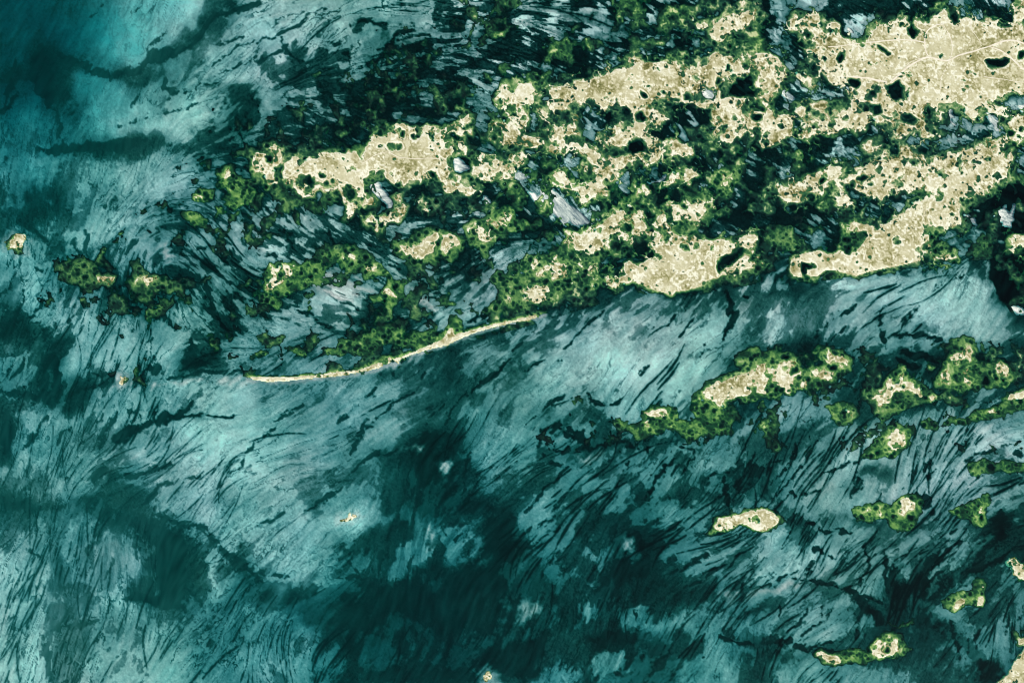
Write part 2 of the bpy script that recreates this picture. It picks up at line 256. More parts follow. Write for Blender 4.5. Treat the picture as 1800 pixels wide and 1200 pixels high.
SHP = """
A S 1 0: 21,115 25,111 33,109 42,109 45,106 53,107 62,108 69,107 73,110 75,105 80,99 82,94 87,91 91,93 95,90 102,88 111,90 120,88 127,91 133,88 144,85 148,79 152,84 152,93 144,96 138,93 133,96 138,101 146,100 150,108 160,111 172,112 180,118 180,126 21,126 20,120
- P 1 0: 138,111 148,110 153,114 150,121 140,121
A2 S 1 0: -2,109 0,107 6,108 8,102 14,101 17,106 17,112 12,118 14,122 15,130 8,130 5,125 6,124 -2,122
- P 1 0: 8,111 11,108 11,114 8,115
B2 S 1 0: 166,88 172,86 182,88 184,100 175,102 170,98 166,96
B1 S 2 0: -5,60 5,59 13,61 18,65 21,71 24,78 25,84 20,82 17,76 12,75 8,72 5,77 12,84 11,88 6,88 2,85 -2,80 -3,70 -8,74 -10,72 -8,65
B S 2 0: 24,64 33,63 40,61 44,57 50,58 58,55 66,52 71,48 78,47 81,42 91,41 94,45 100,46 108,44 116,45 121,49 125,49 131,46 134,50 133,57 134,62 133,68 141,71 142,75 135,76 128,72 124,71 121,72 118,70 112,69 107,68 100,70 94,74 85,75 80,77 75,76 70,78 64,77 60,73 55,69 49,74 45,79 38,78 33,78 26,77 25,72 32,72 36,70 30,67
C S 2 0: 131,47 134,46 137,42 141,39 148,38 155,37 162,36 167,39 180,38 186,40 192,48 193,53 189,58 188,66 184,72 183,80 190,80 196,82 197,88 196,95 190,99 184,103 176,104 171,98 166,94 160,95 154,99 150,100 146,97 142,93 143,86 140,80 143,74 141,68 143,64 142,60 134,58 132,52
- P 2 0: 145,60 150,58 154,61 158,55 163,56 168,54 171,60 176,63 170,67 160,69 153,66 148,67
N1 S 2 0: 139,20 146,14 150,10 154,9 158,10 163,8 166,6 175,8 177,13 172,17 166,18 160,20 152,22 153,26 149,30 143,29 140,26
N1 S 2 0: 160,4 166,0 168,7 163,5
N1 S 2 0: 128,13 136,16 137,19 131,19 128,16
D S 2 0: 0,93 4,97 15,96 25,97 31,89 38,89 40,87 45,88 47,97 52,100 58,105 62,110 70,110 80,111 85,109 90,105 98,107 99,106 92,97 88,97 84,96 80,102 72,103 68,104 62,102 61,98 64,95 70,97 74,95 72,92 69,90 75,88 74,83 71,79 77,77 77,82 82,82 84,76 94,76 96,74 100,77 105,79 110,80 112,84 107,87 100,88 97,85 94,82 93,86 92,90 92,96 98,98 104,100 107,106 105,111 100,114 92,116 90,114 85,119 78,120 70,122 50,122 49,116 53,112 48,107 44,104 38,108 33,107 28,106 24,104 15,105 8,102 0,101
- P 2 0: 82,101 86,97 90,98 98,106 90,105 85,108
D2 S 2 0: 108,99 116,99 122,102 126,107 122,110 112,109 107,106
D S 2 0: 0,110 8,107 10,112 8,116 0,115
E S 3 0: 17,12 20,9 23,11 31,10 36,10 40,13 49,17 51,21 52,25 56,28 61,30 66,30 70,27 74,21 76,17 83,17 87,14 91,16 96,15 99,17 97,22 100,26 106,25 109,21 106,18 105,13 114,16 119,12 124,8 129,9 133,7 135,12 142,13 147,16 152,16 158,15 162,20 167,21 173,18 240,17 240,66 177,65 170,65 163,70 160,73 165,78 168,84 163,82 158,79 153,74 148,77 148,84 144,85 138,80 133,76 128,75 124,77 121,80 122,84 118,80 114,77 116,72 110,75 107,79 110,84 115,82 115,86 118,92 122,93 118,96 113,98 108,99 107,92 102,93 97,96 93,101 88,100 86,97 91,92 93,87 91,84 88,87 84,89 79,86 73,82 70,77 63,73 58,70 59,66 60,62 56,59 50,59 46,60 42,58 40,53 36,47 38,41 38,37 33,39 28,35 29,32 24,25 21,19 14,19
- P 3 0: 85,60 92,57 97,62 95,68 90,71 86,67
- P 3 0: 99,20 104,18 106,22 103,27 99,25
- P 3 0: 77,31 82,34 86,37 83,38 78,34
- P 3 0: 128,9 133,11 134,15 131,17 128,13
- P 3 0: 153,43 160,42 169,41 167,46 157,49
- P 3 0: 73,74 79,73 80,78 75,80
- P 3 0: 94,82 100,80 106,85 101,89 95,87
E3 S 3 0: 171,86 175,81 180,82 210,82 210,98 180,97 175,100 171,97 168,90
E2 S 3 0: 173,8 176,-4 215,-20 215,15 178,15 173,12
F S 3 0: 18,76 22,75 30,74 38,73 43,72 45,73 50,71 56,71 62,73 68,77 72,80 72,84 69,88 67,93 62,95 58,92 54,91 48,93 42,92 36,92 33,96 30,99 26,98 23,94 28,92 28,86 24,83 20,80
F S 3 0: 21,54 28,53 32,56 28,60 23,58
Hh S 3 0: 67,103 72,99 77,98 80,102 86,107 86,110 92,111 94,109 95,103 99,105 104,110 112,112 118,112 126,109 133,108 140,106 148,104 156,99 160,98 165,96 167,100 167,106 171,108 172,114 168,118 168,126 163,127 155,134 149,136 143,138 135,144 134,150 136,154 136,158 131,160 126,161 122,158 117,158 112,163 110,168 113,174 112,177 108,178 106,182 100,185 90,187 80,189 70,191 62,194 55,192 47,190 40,190 35,194 30,194 24,191 24,195 18,194 15,190 16,184 19,180 27,178 36,176 42,179 48,178 50,176 56,178 62,177 67,171 70,166 69,162 62,163 57,162 56,160 60,157 67,158 72,159 74,163 78,161 83,158 90,152 95,148 97,144 104,141 111,138 112,134 108,133 102,134 94,136 90,139 88,136 82,136 80,142 78,144 76,141 74,138 68,135 62,133 58,129 55,128 54,134 57,145 54,148 50,144 49,139 46,137 40,136 34,135 27,135 25,139 21,143 12,142 9,137 5,133 5,131 9,130 14,130 20,127 24,126 30,123 38,120 42,117 47,116 50,119 50,123 56,124 62,122 62,118 67,114 75,115 80,112 78,108 72,107
- P 3 0: 63,126 67,124 71,126 67,129
- P 3 0: 24,185 32,184 33,187 27,189 25,195 23,192
K S 2 1: 92,43 98,40 100,37 103,30 107,25 112,24 117,26 122,23 128,22 128,17 134,18 139,21 140,26 136,29 134,33 130,37 126,39 122,36 117,35 113,37 110,40 112,44 116,48 122,48 128,47 135,50 141,51 146,50 155,48 163,46 170,45 173,47 171,52 168,58 172,60 176,65 170,66 166,68 160,70 154,71 148,73 144,76 137,77 136,80 130,82 122,84 115,85 112,88 108,86 100,84 93,81 88,79 85,77 82,79 76,78 76,75 80,74 77,70 78,66 82,64 86,65 92,65 96,63 102,63 107,61 104,58 100,57 98,53 95,47
- P 2 1: 144,68 146,63 152,60 158,57 161,54 164,55 162,60 157,64 150,69 147,72
- P 2 1: 103,39 108,42 111,46 108,52 106,50 107,46 103,43
- P 2 1: 118,52 122,53 124,56 121,56
K G 2 1: 122,16 134,15 142,22 141,30 136,36 130,42 120,46 114,42 124,36
K G 2 1: 136,80 148,74 160,72 172,66 180,66 176,71 165,75 155,76 148,79 140,82 125,86 115,88
L S 2 1: 36,50 38,44 42,40 46,45 52,42 58,40 65,38 68,34 72,30 78,28 84,27 90,29 92,34 93,40 90,45 86,45 86,40 85,35 78,34 77,39 78,42 83,45 84,48 79,49 74,46 70,48 68,53 63,55 60,58 59,62 58,68 55,70 50,72 50,76 46,78 42,76 42,70 46,66 52,64 55,60 53,56 48,55 43,54 39,53
L G 2 1: 66,34 72,28 84,25 92,30 93,36 88,30 78,28 70,33
L2 S 2 1: 13,63 17,62 20,66 25,65 32,61 36,67 38,73 33,74 27,75 22,72 18,70
L2 G 2 1: 7,62 14,60 20,62 32,59 40,62 42,70 42,75 34,77 26,78 18,76 10,74 8,68
L3 S 2 1: 8,85 13,82 18,80 24,82 28,86 32,86 31,89 25,90 20,93 15,93 10,91
L3 G 2 1: -14,75 -10,70 0,72 8,70 12,76 24,78 36,78 42,80 40,84 32,90 22,94 12,96 0,98 -10,97 -17,99 -17,96 -12,90 -6,86 -10,80
L3 S 1 1: 166,92 171,91 176,86 180,84 180,92 174,94 168,96
L4 S 2 1: 55,80 58,77 61,79 57,81
L4 S 2 1: 66,77 70,74 73,76 73,80 67,79
Mm S 2 1: 26,8 30,3 37,3 41,8 44,13 50,12 56,8 60,2 66,0 72,-2 75,4 68,10 66,18 60,18 56,20 52,22 47,19 45,15 38,14 36,10 32,7
M2 S 2 1: 108,10 113,4 118,0 125,-3 130,3 123,7 116,8 110,10
M2 S 2 1: 88,15 92,11 95,14 94,18 88,17
M4 G 2 1: 140,12 143,3 148,-3 160,-2 163,6 156,13 150,18 143,15
M4 S 2 1: 146,9 148,5 152,4 151,9 148,12
M5 G 2 1: -8,36 0,34 6,33 12,37 20,33 20,39 14,41 8,39 2,43 -6,42
A S 1 1: 20,-5 21,8 26,11 29,15 34,18 40,19 41,14 46,14 50,17 56,14 60,20 64,24 63,28 62,34 65,35 68,31 72,22 74,19 76,23 83,25 84,20 80,16 79,8 80,4 88,5 95,7 101,11 104,9 112,8 118,6 121,3 128,4 130,8 134,16 140,15 144,15 149,18 155,16 157,12 154,8 150,3 152,-2 152,-6 20,-6
A S 1 1: 96,18 101,17 103,22 105,27 104,32 100,36 92,39 87,40 86,34 91,34 93,31 98,28 99,23
A S 1 1: 74,31 80,31 84,36 85,41 80,39 76,35
- P 1 1: 34,7 38,4 41,7 38,11 35,9
- P 1 1: 121,1 125,0 127,3 124,5
- P 1 1: 80,6 86,8 90,12 94,17 97,24 93,28 88,25 84,19 80,13
A S 1 1: 112,21 118,19 122,20 120,25 121,30 118,29 115,25
B2 S 1 1: 165,1 172,1 177,3 172,7 166,6
N S 1 1: 101,54 106,52 112,55 116,53 118,47 123,44 127,44 128,48 126,50 124,58 118,60 112,61 106,60 101,57
N S 1 1: 131,47 136,44 141,46 142,51 138,54 134,58 131,55
N G 1 1: 96,52 100,49 108,47 114,44 121,42 130,43 140,42 144,44 146,50 143,56 142,62 137,64 131,63 126,64 118,66 112,66 104,63 98,60
N2 S 1 1: 149,40 155,38 160,42 165,45 166,49 161,49 156,45 150,42
N2 S 1 1: 163,36 168,32 174,30 177,33 174,37 168,39
N2 G 1 1: 147,38 152,34 160,33 166,30 172,28 179,28 180,38 176,44 170,51 164,54 164,60 160,64 158,55 150,55 145,50
O S 1 1: 9,68 16,69 22,67 27,65 25,72 22,76 16,79 11,82 9,79 12,74 14,72
O G 1 1: 6,70 8,67 16,68 27,64 36,63 44,62 48,62 47,66 54,66 50,72 44,75 38,77 36,80 30,84 24,87 16,88 10,84 7,78
O2 G 1 1: 50,58 58,57 62,53 68,53 72,57 78,56 83,58 84,64 90,68 93,73 96,77 104,76 108,78 105,82 106,88 100,95 94,97 90,92 84,92 81,88 87,85 90,82 91,77 88,71 84,70 78,74 72,70 66,70 60,67 56,66
O2 S 1 1: 59,61 63,60 61,64
O2 S 1 1: 66,58 70,59 69,62 66,61
O2 S 1 1: 76,67 80,66 84,70 78,71
O2 S 1 1: 88,86 92,84 98,87 101,89 96,91 90,88
O3 G 1 1: 0,86 6,84 10,88 14,92 18,94 15,97 10,94 4,93
R G 0 1: 150,10 157,8 158,0 160,-6 166,-2 170,3 175,8 173,13 180,16 178,22 170,25 162,28 160,22 163,18 158,14 153,14
R G 0 1: 134,18 140,15 149,15 149,19 142,22 136,21
R S 0 1: 157,2 161,-3 163,1 159,6
R S 0 1: 136,18 141,17 143,19 138,20
R G 0 1: 150,26 155,26 158,30 152,32
R G 0 1: 128,32 134,30 140,33 144,36 138,38 130,36
P1 S 1 2: 131,-2 134,-6 136,-9 138,-9 139,-6 141,-4 136,-1 132,1
P1 G 1 2: 47,8 50,4 56,3 60,1 60,-2 70,-3 80,-7 88,-9 95,-10 103,-7 106,-3 112,-6 118,-7 124,-9 130,-7 136,-10 137,-16 142,-18 146,-16 145,-10 140,-6 130,-1 118,3 112,2 100,3 92,2 84,6 82,9 76,8 70,9 60,10 52,9
P1 G 1 2: 24,4 30,2 34,6 37,10 30,10 26,8
P1 G 1 2: 0,8 4,6 8,9 5,12
Q1 S 0 1: 4,49 8,46 13,46 16,49 15,53 10,55 6,54
Q1 G 0 1: 6,54 16,52 17,58 10,59
Q2 S 0 1: 69,75 73,73 79,75 79,78 76,81 73,80 70,78
Q2 G 0 1: 52,62 60,60 66,68 72,72 80,73 82,78 76,84 66,84 58,80 50,82 42,76 44,68
Q3 S 0 1: 96,77 99,74 104,75 110,77 104,79 100,81 97,80
Q3 G 0 1: 90,64 96,62 102,70 112,74 124,76 132,82 130,88 122,86 110,84 106,88 98,88 92,84 94,74
T1 S 0 2: 84,25 88,24 90,26 89,29 86,32 84,30
U1 S 1 3: 57,6 62,5 68,3 70,4 65,7 59,7
U2 S 1 3: 160,115 164,113 168,115 166,119 161,118
X S 2 3: 146,5 150,3 155,1 162,0 170,1 175,-1 180,0 186,2 188,6 186,10 182,13 176,14 170,12 165,9 160,8 155,11 150,13 145,12 144,9
X G 2 3: 186,1 192,4 193,8 188,11
X G 2 3: 137,15 141,10 145,8 146,12 141,17
Y G 3 2: 58,118 63,115 70,114 78,114 86,116 92,113 97,109 102,108 106,110 108,116 107,122 105,128 101,132 95,135 90,136 87,132 84,127 78,125 70,128 63,127 58,122
Y S 3 2: 66,119 70,117 76,116 80,119 78,122 72,123
Y S 3 2: 91,116 95,112 100,110 105,113 105,119 100,119 97,122 93,120
Y2 G 3 2: 126,118 130,117 138,117 143,113 150,108 156,108 157,114 155,120 156,127 152,129 146,128 138,125 132,123
Y2 S 3 2: 144,118 149,115 151,119 147,122
Z1 S 3 3: 169,35 174,34 178,36 185,40 190,44 188,50 178,49 175,46 173,42 170,39
Z2 G 3 3: 121,62 126,58 131,58 136,56 143,55 144,50 149,49 154,51 153,58 154,63 151,67 144,66 138,66 134,70 128,70 124,67
Z2 S 3 3: 145,51 150,50 153,53 148,55
Z2 S 3 3: 131,59 137,58 138,65 133,67 131,64
Z2 S 3 3: 146,60 151,60 152,65 147,65
Z3 S 3 3: 33,98 38,97 44,99 48,102 50,105 46,107 40,104 36,101
Z3 S 3 3: 76,91 80,88 86,88 91,91 91,97 87,100 82,102 76,101 73,98 74,94
Z3 G 3 3: 33,97 50,97 62,96 68,97 72,95 75,90 80,87 88,87 93,91 98,93 101,97 96,101 88,103 80,104 70,105 60,106 52,107 44,107 36,103
Z4 S 3 3: 176,88 182,87 188,88 186,93 176,92
Z5 S 3 3: 165,118 171,113 173,107 175,101 180,96 230,80 230,160 150,160 158,122
Z6 G 3 3: 86,79 92,82 98,79 102,76 103,79 98,82 92,84 87,81
AA S 2 2: 128,39 134,35 140,31 145,29 152,27 158,25 163,23 168,20 172,17 176,17 180,18 184,20 188,17 192,15 197,15 199,18 201,20 202,24 205,28 207,29 204,33 199,33 195,36 192,38 189,35 187,31 184,29 182,27 180,28 178,36 174,36 172,30 166,31 167,36 163,40 157,41 150,43 145,46 142,42 138,38 133,39
AA S 3 2: 30,20 36,20 40,21 45,25 44,27 38,26 33,24
AA S 3 2: 36,9 42,8 48,10 54,13 57,15 55,18 51,19 47,14 40,13 37,11
AA G 3 2: -24,13 -20,8 -12,4 -3,6 4,5 16,7 21,9 23,14 22,19 30,19 36,18 38,14 34,10 36,8 44,8 52,10 59,14 59,17 56,20 55,24 50,27 44,30 36,32 28,32 22,34 18,37 8,39 0,40 -8,42 -18,43 -25,43 -30,46 -38,48 -42,44 -46,38 -30,30 -20,22
BB G 2 2: 73,53 76,54 79,59 84,58 90,56 91,50 95,46 104,44 112,43 118,46 118,52 113,55 122,55 133,56 134,60 136,66 131,68 124,66 116,62 110,63 100,66 92,68 88,70 86,66 82,64 78,60
BB G 2 2: 126,42 134,40 140,44 146,47 152,46 150,52 154,58 154,64 148,66 140,66 134,66 133,56 128,53 125,48
BB S 2 2: 92,50 97,47 104,46 108,48 109,51 104,53 100,51 95,51
BB S 2 2: 92,57 96,55 98,58 94,60
CC G 3 2: 67,35 73,33 80,31 84,26 88,20 93,17 98,18 100,24 106,27 112,31 118,35 121,38 118,43 110,43 104,46 98,47 92,51 86,54 80,57 76,53 75,47 69,42
CC S 3 2: 75,37 80,34 84,33 86,28 91,27 93,21 96,22 97,27 104,32 108,38 105,39 101,36 97,33 93,33 90,37 86,42 82,45 78,48 77,43 75,40
CC S 3 2: 114,38 118,38 116,41
DD G 3 2: 121,22 124,16 130,12 131,5 128,2 130,-4 140,-5 146,-2 146,8 146,13 155,14 165,14 171,17 175,22 173,28 168,33 160,34 150,34 140,35 128,36 122,33 120,28
DD S 3 2: 130,10 136,5 142,3 145,7 141,12 136,14 133,17 130,20 130,26 126,30 122,28 125,22 129,16
DD S 3 2: 160,19 165,16 169,19 168,24 163,24 161,22
DD S 3 2: 140,20 144,17 143,25 142,30 138,28
EE G 3 2: 41,46 48,46 54,43 61,44 60,52 59,57 54,60 49,61 46,57
EE S 3 2: 50,49 55,46 58,50 57,54 52,56 50,52
FF G 3 2: 67,81 70,76 73,70 80,66 87,62 95,63 100,63 102,60 104,64 101,68 100,74 95,78 88,83 80,82 72,82
FF S 3 2: 80,71 86,69 86,65 92,63 95,66 95,72 92,76 88,77 84,73
GG G 3 2: 107,57 112,54 118,57 121,59 119,63 114,63 109,60
GG G 3 2: 124,57 130,55 140,53 144,51 150,48 156,47 164,44 168,40 170,36 175,34 180,32 230,12 230,34 180,49 170,52 160,54 150,57 140,60 130,60
GG S 3 2: 154,49 159,48 161,51 156,51
GG S 3 2: 168,40 172,37 178,36 215,24 215,30 180,42 174,42
HH G 3 2: 141,86 146,84 155,83 165,84 180,85 230,88 230,97 180,93 170,92 160,92 155,95 148,95 142,92
JJ G 3 1: 166,48 170,46 180,45 220,46 220,57 180,57 172,57 167,53
JJ S 3 1: 170,50 175,47 210,47 210,56 176,56 171,54
KK G 3 1: 145,50 150,45 155,48 158,53 159,58 150,60 144,60
LL G 3 1: 110,48 112,42 118,39 123,41 126,43 118,47 114,50 116,55 120,52 126,51 130,56 133,60 135,64 128,65 118,64 115,60 108,60
LL S 3 1: 117,60 121,61 126,59 131,57 131,60 126,62 120,63
MA G 3 1: 52,58 54,48 56,38 62,35 70,37 68,44 70,50 66,55 60,58 54,57
MB G 3 1: 0,45 8,39 18,38 20,45 24,50 22,54 14,55 5,52 0,50
Hh G 3 0: 108,180 104,186 90,190 78,192 62,196 50,194 40,192 32,197 24,198 16,196 14,190 24,192 40,188 62,191 100,183
Hh G 3 0: 168,120 170,127 162,130 152,138 146,144 140,148 135,146 143,137 158,129
"""
# round ponds and bushes: sheet col,row: x,y,r
DOTS_P = """
3 0: 61,58,4 52,40,2.3 94,19,1.6 178,39,3 73,65,2 172,93,3 34,80,2.6 28,82,1.4 44,88,1.7 38,128,2.4
1 1: 67,16,3 49,10,1.8 46,3,1.8 54,8,1.8 168,43,2 90,93,2 97,82,2
2 1: 129,54,1.6 164,88,1.2
2 0: 122,67,2 92,67,1.5 79,79,3 90,81,4 106,65,1.6 164,45,2 144,57,1.4 69,82,3.4 167,73,1.6 172,83,2.6 173,92,2
1 0: 102,95,2 112,96,1.5 95,103,2.2 100,103,1.5 88,103,1.2 142,113,3
3 2: 138,14,3 134,25,3 131,23,1.6 145,23,2 153,28,3 165,28,1.6 78,77,1.8 87,79,2 157,88,2.4 143,89,1 13,12,2 19,20,2 45,19,2.4 93,38,3 110,37,2 5,33,1.6 9,35,1.6 30,128,2
3 3: 71,97,2 83,96,1.4 101,4,2 150,4,1.5
3 1: 148,54,2.5 154,56,2 118,57,2 58,55,2.4 66,46,2.6
"""
# white glistening flats standing just clear of the water
FLATS = """
2 1: 12,15 15,16 18,20 19,22 20,14 28,14 33,16 38,22 46,27 52,33 56,38 50,38 44,37 41,34 38,38 36,38 33,34 30,32 28,28 27,25 23,24 21,27 18,24 14,20|large white mud flat with a frayed south east end in the central marsh
1 1: 81,8 86,9 89,13 93,18 96,24 94,27 91,22 88,20 84,18 81,13|narrow white flat inside the south side of the long upper island
2 0: 133,59 137,61 140,63 145,64 143,70 141,71 136,70 133,66|white triangular flat at the west end of the blocky island's lagoon
3 1: 160,32 164,28 167,25 168,30 169,33 172,28 173,25 171,31 172,34 170,38 166,38 167,34 162,36|brightest white cluster in the black pool at the right edge
3 0: 55,17 60,20 62,24 57,23|small white flat notched into the north shore of the largest island
3 0: 152,78 155,80 160,85 164,88 165,93 160,92 156,84|grey white flat at the east end of the lagoon below the largest island
3 0: 125,78 128,77 132,83 129,84 132,88 124,82|small white flat at the head of the lagoon below the largest island
3 0: 8,63 12,64 18,68 17,71 12,69|curved white flat in the channel west of the largest island
3 0: 176,75 180,73 195,75 192,80 180,79|white flat at the right edge beside the largest island
1 1: 159,16 162,17 164,22 165,27 162,23 160,19|small slanting white flat north of the green islet with two sand patches
1 0: 139,112 142,111 146,115 149,119 143,120 140,119|pale flat filling the pond at the east end of the long upper island
3 1: 138,30 145,33 147,38 142,36 140,34|frayed grey flat beside the east shore of the boot shaped island
2 1: 0,4 6,2 12,4 6,6 2,7|short white flat north west of the large frayed white flat
2 1: 93,6 97,9 104,6 108,3 106,7 100,9 96,10|short white flat in the marsh north of the two lobed island
3 1: 171,96 176,97 182,100 186,104 178,101 173,99|white sliver at the right edge below the black pool
3 1: 142,90 143,89|x
""".strip().splitlines()[:-1]
# pale shoals just under water: brighter, shallower sea floor
SHOALS = """
1 2: 88,16 95,14 103,10 109,9 111,11 107,14 98,17 88,19
2 3: 5,66 11,63 17,63 20,66 18,70 13,73 7,78 4,76 6,70
2 3: 77,18 80,18 84,25 80,26 77,22
2 3: 162,57 170,54 184,52 190,50 205,50 200,53 178,56 166,58
1 3: 55,4 62,3 70,1 76,3 66,9 58,9
1 3: 155,113 162,109 168,111 172,116 176,122 165,125 155,124
1 2: 128,87 133,87 137,89 135,93 130,91
1 2: 104,77 112,73 116,72 115,74 107,77
2 2: 46,81 52,83 56,82 62,79 60,83 54,85 48,84
0 1: 20,47 8,44 22,50
2 3: 146,56 152,54 158,57 155,61 152,62 148,60
0 2: 150,27 157,24 164,25 168,27 175,28 180,30 160,30 153,29
0 2: 118,29 130,28 140,27 150,27 140,29 126,31
1 3: 122.3,9 124,13 124.5,20 122,26 123.4,19 123.4,13
0 2: 80,22 92,22 93,30 88,34 80,32
0 2: 104,29 110,28 117,30 113,32 107,31
0 1: 114,54 117,50 119,60 116,64 115,58
1 1: 38,80 45,75 55,70 62,72 70,78 80,84 74,88 68,93 60,90 50,86 42,83
1 1: 107,90 112,92 120,97 128,99 120,90 112,87
"""
# flats with a firm outline
PLATES = """
1 3: 130,14 136,10 147,9 148,18 146,26 140,34 137,36 134,32 131,24
1 3: 94,38 100,30 104,22 112,20 118,24 122,28 116,34 106,44 98,51 93,50
0 3: 47,20 56,8 64,18 65,34 60,48 56,42 54,30
0 3: 68,18 76,14 78,26 82,20 92,24 88,40 78,55 66,48
0 3: 34,46 46,44 44,62 42,74 36,72
2 3: 50,68 54,62 66,52 72,44 70,56 64,64 62,74 52,74
2 3: 73,70 86,68 96,66 94,78 84,84 76,78
2 3: 54,108 66,98 78,98 84,106 70,112 58,116
"""
# channels: closed outlines (weedy and deep)
CHAN = """
0 2: 78,72 80,66 90,59 100,57 108,54 115,51 122,50 130,46 135,42 138,39 136,45 128,51 135,51 145,52 160,52 171,51 163,54 150,54 140,54 130,54 122,56 112,57 103,60 95,66 85,73
3 1: 155,60 168,60 230,60 230,112 180,103 172,98 164,92 160,85 157,75
0 2: 0,60 8,56 10,66 8,76 0,82
0 3: 108,20 118,12 130,18 130,45 132,60 122,68 112,60 108,45 110,36
0 3: 85,62 95,54 110,58 125,64 118,70 100,64
3 1: 150,30 160,14 178,2 230,4 230,44 172,44 156,44 148,40
"""
# deep weedy channels, drawn on quarter sheets in 5-unit steps
CHANQ = """
0 1: 0,53 8,54 14,57 20,58 24,55 30,53 35,53 38,57 42,60 50,61 60,64 66,65 64,72 65,80 66,88 70,95 66,98 58,92 50,94 46,92 42,88 48,80 54,72 50,68 44,66 38,64 30,60 24,64 22,72 24,78 26,86 20,90 17,84 18,76 22,70 20,64 14,62 8,60 0,62
0 1: 66,65 72,66 77,69 80,74 86,80 94,84 100,86 102,89 94,88 86,84 82,80 80,78 78,76 74,71 70,68
0 1: 17,92 26,92 30,88 36,90 30,96 22,100 18,104 17,112 14,110 16,100 15,94
0 1: 102,86 112,86 124,84 130,83 137,86 144,80 150,78 154,78 160,80 168,74 172,62 180,60 190,76 196,90 190,120 128,120 124,110 118,104 108,100 104,97 98,96 88,94 84,90 90,88
0 1: 142,36 150,31 158,33 162,42 162,52 172,56 176,60 150,62 142,58 142,50 146,44
0 1: 0,22 4,26 5,32 4,40 0,42
0 1: 18,4 20,10 21,18 20,24 16,22 12,16 14,10 15,4
0 1: 66,0 72,2 72,8 68,12 60,14 62,10
0 0: 15,18 19,18 20,22 18,27 19,32 21,38 22,46 23,50 21,50 18,42 16,34 14,28 13,22
0 0: 0,28 6,22 8,24 4,34 0,42
0 0: 16,52 26,51 40,51 46,52 38,53 26,53
0 0: 24,20 28,22 33,24 40,25 48,25 52,22 58,18 66,15 70,10 76,4 84,0 80,0 74,5 70,12 66,17 60,20 54,24 48,27 40,28 34,26 26,24
0 0: 72,99 76,98 78,104 74,106 70,114 74,120 68,120 70,108
0 0: 0,102 6,98 8,104 6,112 2,120 0,120
0 0: 0,66 10,62 14,66 10,72 0,73
1 1: 96,62 104,62 106,68 102,74 98,70
1 1: 70,46 80,42 92,44 96,50 88,56 80,52 74,50
1 1: 130,88 134,78 136,74 138,84 142,78 148,70 152,72 148,80 144,90 140,96 134,96
1 1: 170,58 176,60 174,70 166,76 160,84 152,88 148,94 146,90 152,82 160,74 168,66
1 1: 138,92 150,96 160,104 170,112 176,120 166,120 158,108 150,102 140,100
1 1: 72,100 84,102 92,104 98,108 92,110 80,108
1 1: 26,104 40,100 54,104 60,112 52,112 40,106 30,110
1 1: 36,66 44,66 50,72 48,82 40,84 38,92 30,96 28,88 34,80 34,72
1 1: 22,36 30,38 28,44 20,42
1 0: 142,112 150,116 140,118
"""
